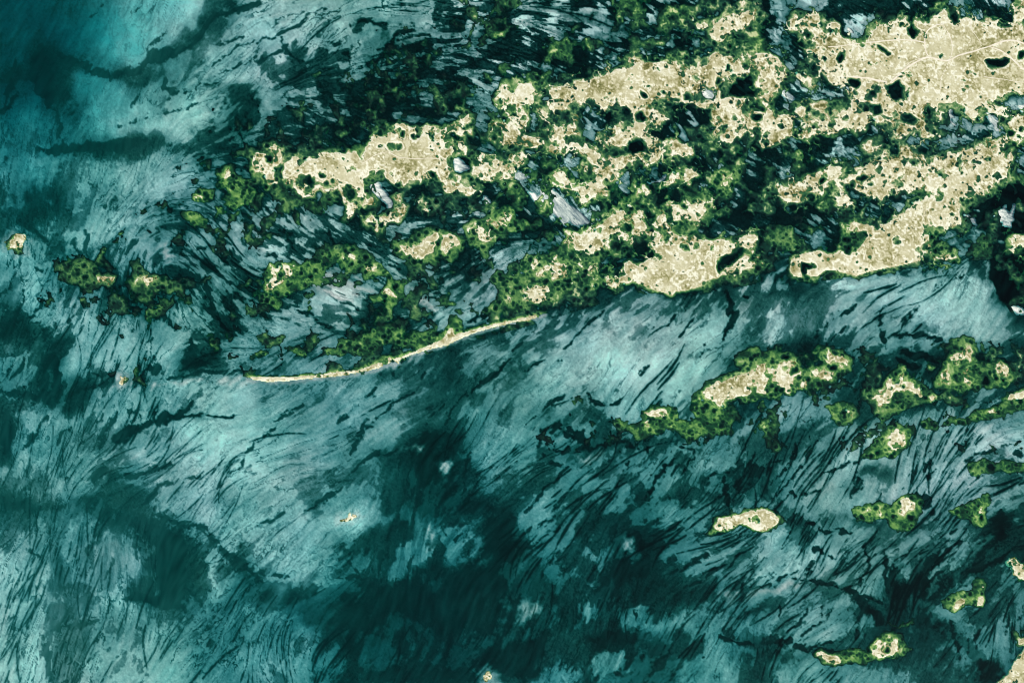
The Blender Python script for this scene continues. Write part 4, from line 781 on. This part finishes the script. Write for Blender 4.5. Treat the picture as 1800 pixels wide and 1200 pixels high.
SX, SY, SL, SW = map(np.array, (SX, SY, SL, SW)); sgn = np.where(fr.random(len(SX)) < .5, 1, -1); curl = fr.normal(0, .004, len(SX))
X_, Y_ = SX.copy(), SY.copy(); fan = np.full(NY * NX, -9.0, np.float32); turn = np.zeros(len(SX)); oy, ox = np.meshgrid(np.arange(-3, 4), np.arange(-3, 4)); oy, ox = oy.ravel(), ox.ravel()
for k in range(110):
    d = k * 1.4; live = (d < SL) & (X_ > U0 + 20) & (X_ < 1930) & (Y_ > V0 + 20) & (Y_ < 1300)
    if not live.any(): break
    i = np.clip(((X_ - U0) / ST).astype(int), 4, NX - 5); j = np.clip(((Y_ - V0) / ST).astype(int), 4, NY - 5)
    f = d / SL; wv_ = SW * np.clip(np.sin(np.pi * np.clip(f * .85 + .12, 0, 1)), 0, 1) + .25
    I = i[live][:, None] + ox; J = j[live][:, None] + oy
    dd = wv_[live][:, None] - np.hypot(U0 + I * ST - X_[live][:, None], V0 + J * ST - Y_[live][:, None])
    np.maximum.at(fan, (J * NX + I).ravel(), dd.ravel().astype(np.float32))
    turn += curl * 1.4; a = th[j, i] + turn
    X_ = X_ + 1.4 * sgn * np.cos(a); Y_ = Y_ - 1.4 * sgn * np.sin(a)
fan = fan.reshape(NY, NX)
fanm = smooth(fan * (.8 + .25 * hn) + .50 * hn + .30 * l_fin, -1.0, .8)
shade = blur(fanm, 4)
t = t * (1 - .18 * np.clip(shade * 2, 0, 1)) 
t = t * (1 - .82 * fanm) + .82 * fanm * deep_t * .7
# water near reeds and inside the islands is deep and weedy
inl = smooth(V, -9 + 4 * smooth(VV, 560, 640), 1) * (1 - .35 * smooth(VV, 560, 640))
t = t * (1 - (.75 - .4 * smooth(tone, .25, .5)) * inl * (1 - beach * .3) * (1 - .8 * shoal))
pondy = np.maximum(smooth(Pf, -2, 1), smooth(ch, -3, 0) * smooth(np.maximum(Gi, S), -9, -4)) * .85
t = np.clip(t * (1 - pondy), 0.0, 1.0)
depth = up(dep_g, 150) * (1 + .1 * blob)
t = np.clip(t + .04 * smooth(depth, 2.6, 4.6) * (1 - smooth(VV, 400, 700)), 0, 1)
turq = 1 - smooth(np.hypot(UU * .9 + 20, VV + 20) + 25 * w1, 120, 400)
t = t * (1 - .30 * turq) + .09 * turq
zf = -(0.25 + depth * (1.25 - .95 * smooth(t, .2, .9) * (1 - turq)) + 1.6 * (1 - smooth(t, .08, .5))) + .06 * l_mid
zf = np.where(shoal > .01, zf * (1 - .5 * shoal), zf)
zf = np.minimum(zf, -.25)
print('floor', round(time.time() - T0, 1))

# ------------------------------------------------------------------ mesh helpers
GX = ((UU - W / 2) * M).astype(np.float32); GY = ((H / 2 - VV) * M).astype(np.float32)
def link_mesh(name, co, faces, mat, parent=None, attrs=None):
    me = bpy.data.meshes.new(name)
    n, f = len(co), len(faces)
    me.vertices.add(n); me.vertices.foreach_set('co', co.astype(np.float32).ravel())
    me.loops.add(4 * f); me.loops.foreach_set('vertex_index', faces.astype(np.int32).ravel())
    me.polygons.add(f); me.polygons.foreach_set('loop_start', np.arange(0, 4 * f, 4, dtype=np.int32))
    me.polygons.foreach_set('use_smooth', np.ones(f, bool))
    me.update(calc_edges=True)
    for k, a in (attrs or {}).items():
        at_ = me.attributes.new(k, 'FLOAT', 'POINT'); at_.data.foreach_set('value', a.astype(np.float32).ravel())
    me.materials.append(mat)
    o = bpy.data.objects.new(name, me); scene.collection.objects.link(o)
    if parent: o.parent = parent
    return o
def sheet(name, quad, z, mat, parent=None, attrs=None, origin=(0, 0, 0)):   # quad: bool (NY-1, NX-1) of cells kept
    j, i = np.nonzero(quad)
    if len(j) == 0: return None
    q = np.stack([j * NX + i, (j + 1) * NX + i, (j + 1) * NX + i + 1, j * NX + i + 1], 1)
    used, inv = np.unique(q.ravel(), return_inverse=True)
    co = np.stack([GX.ravel()[used], GY.ravel()[used], z.ravel()[used]], 1) - np.array(origin, np.float32)
    return link_mesh(name, co, inv.reshape(-1, 4), mat, parent, {k: a.ravel()[used] for k, a in (attrs or {}).items()})

# ------------------------------------------------------------------ materials
def mat_new(name, rough=.9, spec=.2):
    m = bpy.data.materials.new(name); m.use_nodes = True; b = m.node_tree.nodes['Principled BSDF']
    b.inputs['Roughness'].default_value = rough; b.inputs['Specular IOR Level'].default_value = spec
    return m, m.node_tree, b
def attr(nt, name):
    n = nt.nodes.new('ShaderNodeAttribute'); n.attribute_name = name; return n.outputs['Fac']
def ramp(nt, src, stops):
    n = nt.nodes.new('ShaderNodeValToRGB'); e = n.color_ramp.elements
    while len(e) > 1: e.remove(e[0])
    e[0].position = stops[0][0]; e[0].color = (*stops[0][1], 1)
    for p_, c in stops[1:]:
        x = e.new(p_); x.color = (*c, 1)
    nt.links.new(src, n.inputs[0]); return n.outputs[0]
def mix(nt, fac, a, b, mode='MIX'):
    n = nt.nodes.new('ShaderNodeMix'); n.data_type = 'RGBA'; n.blend_type = mode
    for k, s in ((0, fac), (6, a), (7, b)):
        if hasattr(s, 'links'): nt.links.new(s, n.inputs[k])
        else: n.inputs[k].default_value = s if k == 0 else (*s, 1)
    return n.outputs[2]
def noise(nt, scale, detail=3, rough=.6, dist=0):
    tc = nt.nodes.new('ShaderNodeNewGeometry'); n = nt.nodes.new('ShaderNodeTexNoise')
    n.inputs['Scale'].default_value = scale; n.inputs['Detail'].default_value = detail
    n.inputs['Roughness'].default_value = rough; n.inputs['Distortion'].default_value = dist
    nt.links.new(tc.outputs['Position'], n.inputs['Vector']); return n.outputs['Fac']
def mapr(nt, src, a, b, c, d):
    n = nt.nodes.new('ShaderNodeMapRange'); nt.links.new(src, n.inputs[0])
    for k, x in enumerate((a, b, c, d)): n.inputs[k + 1].default_value = x
    return n.outputs[0]

m_floor, nt, b = mat_new('silt_and_weed', 1, 0)
col = ramp(nt, attr(nt, 'silt'), [(0, (.002, .005, .005)), (.1, (.012, .024, .022)), (.22, (.05, .080, .072)), (.35, (.12, .155, .14)), (.5, (.27, .262, .268)), (.7, (.52, .445, .455)), (.88, (.74, .68, .68)), (1, (.86, .86, .83))])
col = mix(nt, mapr(nt, noise(nt, .0011, 3, .5), .35, .68, 0, .45), col, (.62, .95, .78), 'MULTIPLY')
nt.links.new(col, b.inputs['Base Color'])

m_sand, nt, b = mat_new('dune_sand', .95, .1)
col = ramp(nt, attr(nt, 'tan'), [(0, (.04, .06, .016)), (.2, (.13, .14, .045)), (.4, (.30, .29, .125)), (.6, (.51, .48, .285)), (.78, (.66, .63, .42)), (1, (.88, .87, .70))])
col = mix(nt, mapr(nt, noise(nt, .018, 4, .7), .3, .75, 0, .35), col, (.78, .80, .62), 'MULTIPLY')
nt.links.new(col, b.inputs['Base Color'])

m_reed, nt, b = mat_new('reed_bed', .9, .15)
lo = ramp(nt, attr(nt, 'green'), [(0, (.000, .012, .011)), (.25, (.002, .034, .024)), (.48, (.014, .085, .045)), (.75, (.085, .20, .085)), (1, (.48, .54, .30))])
hi = ramp(nt, attr(nt, 'green'), [(0, (.000, .018, .013)), (.22, (.006, .062, .027)), (.45, (.042, .165, .046)), (.7, (.18, .36, .095)), (1, (.60, .66, .32))])
col = mix(nt, attr(nt, 'lush'), lo, hi)
nt.links.new(mix(nt, mapr(nt, noise(nt, .03, 4, .7), .3, .7, 0, .5), col, (.5, .6, .5), 'MULTIPLY'), b.inputs['Base Color'])

m_flat, nt, b = mat_new('wet_white_mud', .5, .4)
nt.links.new(ramp(nt, attr(nt, 'silt'), [(0, (.02, .05, .07)), (.35, (.15, .22, .23)), (.7, (.47, .56, .50)), (1, (.92, .93, .82))]), b.inputs['Base Color'])
m_track, nt, b = mat_new('worn_track', .95, .1)
nt.links.new(ramp(nt, noise(nt, .02, 3), [(.3, (.74, .67, .50)), (.7, (.92, .87, .72))]), b.inputs['Base Color'])

m_water = bpy.data.materials.new('clear_lagoon_water'); m_water.use_nodes = True; nt = m_water.node_tree
nt.nodes.remove(nt.nodes['Principled BSDF']); out = nt.nodes['Material Output']
tr = nt.nodes.new('ShaderNodeBsdfTransparent'); gl = nt.nodes.new('ShaderNodeBsdfGlossy'); gl.inputs['Roughness'].default_value = .12
fr = nt.nodes.new('ShaderNodeFresnel'); fr.inputs[0].default_value = 1.33; ms = nt.nodes.new('ShaderNodeMixShader')
nt.links.new(fr.outputs[0], ms.inputs[0]); nt.links.new(tr.outputs[0], ms.inputs[1]); nt.links.new(gl.outputs[0], ms.inputs[2])
nt.links.new(ms.outputs[0], out.inputs['Surface'])
va = nt.nodes.new('ShaderNodeVolumeAbsorption'); va.inputs['Color'].default_value = (.11, .80, .818, 1); va.inputs['Density'].default_value = .50
nt.links.new(va.outputs[0], out.inputs['Volume'])

# ------------------------------------------------------------------ sea floor (one sheet out to the horizon) and water
allq = np.ones((NY - 1, NX - 1), bool)
bd = smooth(np.minimum(np.minimum(UU - U0, U0 + ST * (NX - 1) - UU), np.minimum(VV - V0, V0 + ST * (NY - 1) - VV)), 0, 45)
t = t * bd + .34 * (1 - bd); zf = zf * bd - 3.0 * (1 - bd)
FX, FY = GX.copy(), GY.copy()
for a, sgn in ((0, -1), (-1, 1)):
    GX[:, a] = sgn * 24000; GY[a, :] = -sgn * 24000
fl = sheet('seabed', allq, zf, m_floor, None, {'silt': t}); fl['kind'] = 'structure'
GX[:], GY[:] = FX, FY
X = 23900; Zb = -14.0
bxv = np.array([(-X, -X, 0), (X, -X, 0), (X, X, 0), (-X, X, 0), (-X, -X, Zb), (X, -X, Zb), (X, X, Zb), (-X, X, Zb)], float)
wf = np.array([(0, 1, 2, 3), (7, 6, 5, 4), (0, 4, 5, 1), (1, 5, 6, 2), (2, 6, 7, 3), (3, 7, 4, 0)])
wo = link_mesh('water', bxv, wf, m_water); wo['kind'] = 'structure'
wo.data.polygons.foreach_set('use_smooth', np.zeros(6, bool))

# ------------------------------------------------------------------ islands
So = np.maximum(S, 0)
relief = fbm(UU, VV, 40, 401, 4)
zs = np.where(S > 0, .25 + .35 * np.minimum(S, 5) + .05 * np.minimum(So, 40) + smooth(S, 2, 14) * (1.2 * relief + .9 * fbm(UU, VV, 9, 411, 3)), .25 + 1.1 * S)
mott = fbm(UU + 5 * w1, VV + 5 * w2, 17, 421, 5, .62); mott /= mott.std()
mot2 = fbm(UU + 3 * w2, VV + 3 * w1, 7, 431, 4, .6); mot2 /= mot2.std()
big = fbm(UU, VV, 90, 441, 3); big /= big.std()
fine = fbm(UU, VV, 5, 481, 3, .7); fine /= fine.std()
inn = smooth(S, 3, 22)
ct = 1 - .55 * plain
tan = .73 + .04 * big + ct * (-.11 * smooth(-mott, .0, 1.8) - .055 * mot2 - .03 * fine)
tan = tan + .10 * smooth(mott, .5, 1.7) * ct
line = np.exp(-((mott - .45 - .45 * mot2) / .13) ** 2) + np.exp(-((mott + 1.0 + .4 * mot2) / .15) ** 2)
tan = tan + .12 * line * smooth(S, 3, 6) * ct
oliv = smooth(-mott - .55 * mot2, .75, 1.6) * (1 - .35 * inn)
tan = tan - .26 * oliv * ct - .07 * plain * smooth(fbm(UU + 9 * w1, VV + 9 * w2, 34, 491, 4, .6), -.1, .5)
ring = np.exp(-((fbm(UU + 3 * w1, VV + 3 * w2, 46, 495, 3) - .05) / .022) ** 2)
tan = tan + .16 * ring * smooth(S, 3, 7)
rim = np.exp(-((S - 1.5 - .4 * nz) / .8) ** 2); rim2 = np.exp(-((S - 4.2 - 1.8 * nz) / 1.2) ** 2); rim3 = np.exp(-((S - 7.5 - 4 * nz) / .9) ** 2)
tan = tan + .06 * np.exp(-((S - 13 - 7 * nz - 2 * mott) / 1.1) ** 2) + .36 * rim - .34 * rim2 * .8 * smooth(fbm(UU, VV, 30, 451, 2), -.45, .3) + .14 * rim3 - .12 * smooth(-S, -1, 1)
tan = tan - .40 * smooth(bush, -1.0, .8) * (1 - .5 * plain)
halo = np.exp(-((bush + 2.2) / .8) ** 2) + np.exp(-((holes + 3.3) / .8) ** 2); tan = tan + .13 * np.clip(halo, 0, 1)
tan = tan + .03 * grain
bare = smooth(np.hypot((UU - 1620) / 1.25, VV - 110), 190, 90) * .0
tan = np.clip(tan, 0, 1)

zv_top = .5 + .30 * np.clip(V, 0, 6) + 1.0 * smooth(V, 0, 3) * (fbm(UU, VV, 5, 461, 3) + .5)
zv = np.where(V > 0, zv_top, .5 + 1.3 * V)
zv = np.where(S > -1.0, np.minimum(zv, .5 - 1.3 * (S + 1.0) + .25 + .35 * np.clip(S, 0, 5)), zv)
zb = np.where(bush > 0, zs + .35 + .5 * bush, zs + .1 + .9 * bush)
zv = np.where((S > 1.2) & (bush > -1.5), np.maximum(zb, -3), zv)
gn = fbm(UU + 4 * w1, VV + 4 * w2, 12, 471, 4, .65); gn /= gn.std()
rid = np.exp(-(gn / .22) ** 2)
nearS = np.exp(-np.clip(-S - 1, 0, 60) / 4.5)
green = .29 + .11 * gn + .05 * fine + .16 * smooth(V, .5, 4) * smooth(gn, -.6, 1.2) + .06 * rid
green = green + .26 * nearS + .16 * np.exp(-((S + 1.0) / .8) ** 2)
rg = np.exp(-((gn - .5 * mot2) / .20) ** 2)
green = green + .16 * rg * smooth(V, 1, 3)
green = green - .15 * (1 - smooth(V, -.3, 2.0)) - .08 * smooth(-V, 0, 1)
green = green + .20 * smooth(ch, -3.6, -1.8) * (1 - smooth(ch, -1.6, -.6)) + .02 * grain
# dry crests inside the marsh
crest = smooth(Gm, 1.5, 5) * smooth(gn, .6, 1.5) * smooth(UU, 650, 950) * (1 - own_isl)
green = np.clip(green + .5 * crest, 0, 1)
green = np.where((S > 0), .42 + .1 * gn, green)
marsh_lush = np.clip(.28 + .30 * big + .10 * gn, 0, .8)
depthy = (reed < 2.4) | (UU < 400)
lush = np.where(own_isl, lushf + .12 * big, marsh_lush)
lush = np.clip(lush, 0, 1)

cl = lambda a: a[:-1, :-1]
mx4 = lambda a: np.maximum(np.maximum(a[:-1, :-1], a[1:, :-1]), np.maximum(a[:-1, 1:], a[1:, 1:]))
Sq, Vq = mx4(S), mx4(V)
ownq = cl(nlab); isq = cl(own_isl)
vegq_all = ((Vq > -3) & (Sq > -9) & ~((mx4(-S) < -2.5) & (mx4(bush) < -1.5))) | (Vq > -3)
vegq_all &= ~((-mx4(-S) > 2.5) & (mx4(bush) < -2.5))
sandq_all = Sq > -2.5
def props(o, label, cat, group=None):
    o['label'] = label; o['category'] = cat
    if group: o['group'] = group
def tracks(parent, origin, lines):
    vs_, fs_ = [], []
    for (c, r, txt, wd) in lines:
        P = parse_pts(txt, c, r)[:, :2]
        Q = [P[0]]
        for a, b_ in zip(P[:-1], P[1:]):
            k = max(1, int(np.hypot(*(b_ - a)) / 4))
            Q += [a + (b_ - a) * (q + 1) / k for q in range(k)]
        Q = np.array(Q)
        for _ in range(6): Q[1:-1] = (Q[:-2] + 2 * Q[1:-1] + Q[2:]) / 4
        Q += np.stack([1.6 * vnoise(Q[:, 0] / 14, Q[:, 1] / 14, 8) - .8, 1.6 * vnoise(Q[:, 0] / 14, Q[:, 1] / 14, 9) - .8], 1)
        d = np.gradient(Q, axis=0); d /= np.hypot(d[:, 0], d[:, 1])[:, None] + 1e-6; nrm = np.stack([-d[:, 1], d[:, 0]], 1)
        wdv = wd * (0.7 + .6 * vnoise(Q[:, 0] / 20, Q[:, 1] / 20, 12))[:, None]
        base = len(vs_)
        for s in (-1, 1):
            R = Q + s * nrm * wdv
            z = at(np.maximum(zs, -1), R[:, 0], R[:, 1]) + .7
            vs_ += [((x - W / 2) * M - origin[0], (H / 2 - y) * M - origin[1], zz - origin[2]) for (x, y), zz in zip(R, z)]
        n = len(Q); fs_ += [(base + k, base + n + k, base + n + k + 1, base + k + 1) for k in range(n - 1)]
    return link_mesh('track', np.array(vs_, float), np.array(fs_), m_track, parent)

def pieces(q):                                           # split kept cells into their separate patches
    j, i = np.nonzero(q); a, b_, c, d = j.min(), j.max() + 1, i.min(), i.max() + 1
    m = q[a:b_, c:d]; L = np.where(m, np.arange(1, m.size + 1).reshape(m.shape), 0)
    while True:
        P = np.pad(L, 1); N = np.max([P[y:y + L.shape[0], x:x + L.shape[1]] for y in range(3) for x in range(3)], axis=0)
        N = np.where(m, N, 0)
        f = N.ravel(); N = np.where(m, np.maximum(N, np.where(N > 0, f[np.maximum(N, 1) - 1], 0)), 0)
        if (N == L).all(): break
        L = N
    ids, cnt = np.unique(L[m], return_counts=True); o = np.argsort(-cnt); ids, cnt = ids[o], cnt[o]
    out = []
    for k_, (n_, c_) in enumerate(zip(ids, cnt)):
        if k_ > 0 and c_ < 24: continue
        f = np.zeros_like(q); f[a:b_, c:d] = L == n_; out.append(f)
    rest = np.isin(L, ids[(cnt < 24) & (cnt > 4) & (np.arange(len(ids)) > 0)]) & m; out[0][a:b_, c:d] |= rest
    return out
groups = {'sand_island': 'large sand islands of the chain', 'sand_islet': 'small sand islets', 'reed_islet': 'green reed fringed islets', 'sand_spit': 'sand spits along the bay'}
for k in keys:
    name, cat, label, _ = ISL[k]
    me = isq & (ownq == kid[k]); mine = (ownq == kid[k]) & (cl(dlab) < 32)
    sq = mine & sandq_all; vq = me & vegq_all
    if not (sq.any() or vq.any()): print('EMPTY', k); continue
    j, i = np.nonzero(lab == kid[k])
    org = (float(GX[j, i].mean()), float(GY[j, i].mean()), 0.0)
    e = bpy.data.objects.new(name, None); scene.collection.objects.link(e); e.location = org
    e.empty_display_size = 20
    props(e, label, cat, groups[name])
    for nm, qq, top, zz, mt, at_ in (('sand_flat', sq, Sq, zs, m_sand, {'tan': tan}), ('reed_bed', vq, Vq, zv, m_reed, {'green': green, 'lush': lush})):
        if not (qq & (top > 0)).any(): continue
        for pc in pieces(qq):
            if (pc & (top > 0)).sum() > 3: sheet(nm, pc, zz, mt, e, at_, org)
    if k == 'E':
        tracks(e, org, [(3, 0, '86,58 92,53 98,47 105,43 113,40 120,42 127,44 133,39 145,36 155,33 165,29 172,28 180,31 195,36', 1.35),
            (3, 0, '113,40 110,36 110,28 111,22 116,18 123,17', .85), (3, 0, '127,44 130,36 128,25 123,17', .55),
            (3, 0, '110,30 100,28 92,28 80,29 70,30 60,31 50,33 42,33', .85), (3, 0, '142,14 142,20 147,26 150,31', .5),
            (3, 0, '155,33 165,36 172,42 178,48 190,54', 1.0), (3, 0, '60,54 68,55 76,56 84,58', 1.3), (3, 0, '152,54 165,56 180,58 195,60', .5),
            (3, 0, '113,40 100,43 96,48 92,53', .4), (3, 0, '127,44 122,54 121,64', .4)])
    if k == 'A':
        tracks(e, org, [(1, 0, '75,115 84,109 92,106 100,111 110,112 122,111 134,112', .5), (1, 0, '92,106 84,100 80,98', .4)])
mq = ~isq & (Vq > -3)
mo = sheet('reed_marsh', mq, zv, m_reed, None, {'green': green, 'lush': lush})
mo['kind'] = 'stuff'; mo['label'] = 'dark green reed marsh scattered through the shallow water between the sand islands'; mo['category'] = 'marsh'
# white mud flats
for ln in FLATS:
    geo, label = ln.split('|'); hd, pts = geo.split(':'); c, r = map(int, hd.split())
    m = np.zeros((NY, NX), bool); P = parse_pts(pts, c, r); raster(P, m, True)
    i0 = max(0, int((P[:, 0].min() - 20 - U0) / ST)); i1 = min(NX, int((P[:, 0].max() + 20 - U0) / ST)); j0 = max(0, int((P[:, 1].min() - 20 - V0) / ST)); j1 = min(NY, int((P[:, 1].max() + 20 - V0) / ST))
    jj, ii = np.nonzero(m)
    sub = np.full((NY, NX), -20.0, np.float32)
    yy = slice(j0, j1); xx = slice(i0, i1)
    # small exact distance by brute force to the outline
    d = np.full((j1 - j0, i1 - i0), 1e3, np.float32); x = UU[yy, xx] + 2 * w1[yy, xx]; y = VV[yy, xx] + 2 * w2[yy, xx]
    ins = np.zeros(x.shape, bool)
    for q in range(len(P)):
        (xa, ya), (xb, yb) = P[q, :2], P[(q + 1) % len(P), :2]
        L2 = (xb - xa) ** 2 + (yb - ya) ** 2 + 1e-6; s = np.clip(((x - xa) * (xb - xa) + (y - ya) * (yb - ya)) / L2, 0, 1)
        d = np.minimum(d, np.hypot(x - xa - s * (xb - xa), y - ya - s * (yb - ya)))
        if ya != yb: ins ^= ((ya > y) != (yb > y)) & (x < (xb - xa) * (y - ya) / (yb - ya) + xa)
    sub[yy, xx] = np.where(ins, d, -d) + 1.3 * l_mid[yy, xx] + .5 * hn[yy, xx]
    z = np.where(sub > 0, .12 + .03 * np.clip(sub, 0, 8), .12 + .9 * sub)
    q = mx4(sub) > -1.5
    if not q.any(): print('EMPTY flat', label); continue
    ctr = P[:, 0].min()
    frac = (UU - P[:, 0].min()) / (P[:, 0].max() - P[:, 0].min() + 1)
    sl = np.clip(1.0 - .62 * np.clip(frac, 0, 1) + .13 * l_mid + .10 * l_fin + .05 * grain - .45 * smooth(l_mid + .5 * l_fin, 1.1, 1.6) - .3 * (1 - smooth(sub, 0, 1.5)), 0, 1)
    org = (float((P[:, 0].mean() - W / 2) * M), float((H / 2 - P[:, 1].mean()) * M), 0.0)
    o = sheet('mud_flat', q, z, m_flat, None, {'silt': sl}, org); o.location = org
    props(o, label, 'mud flat', 'white mud flats among the islands')
print('done', round(time.time() - T0, 1))
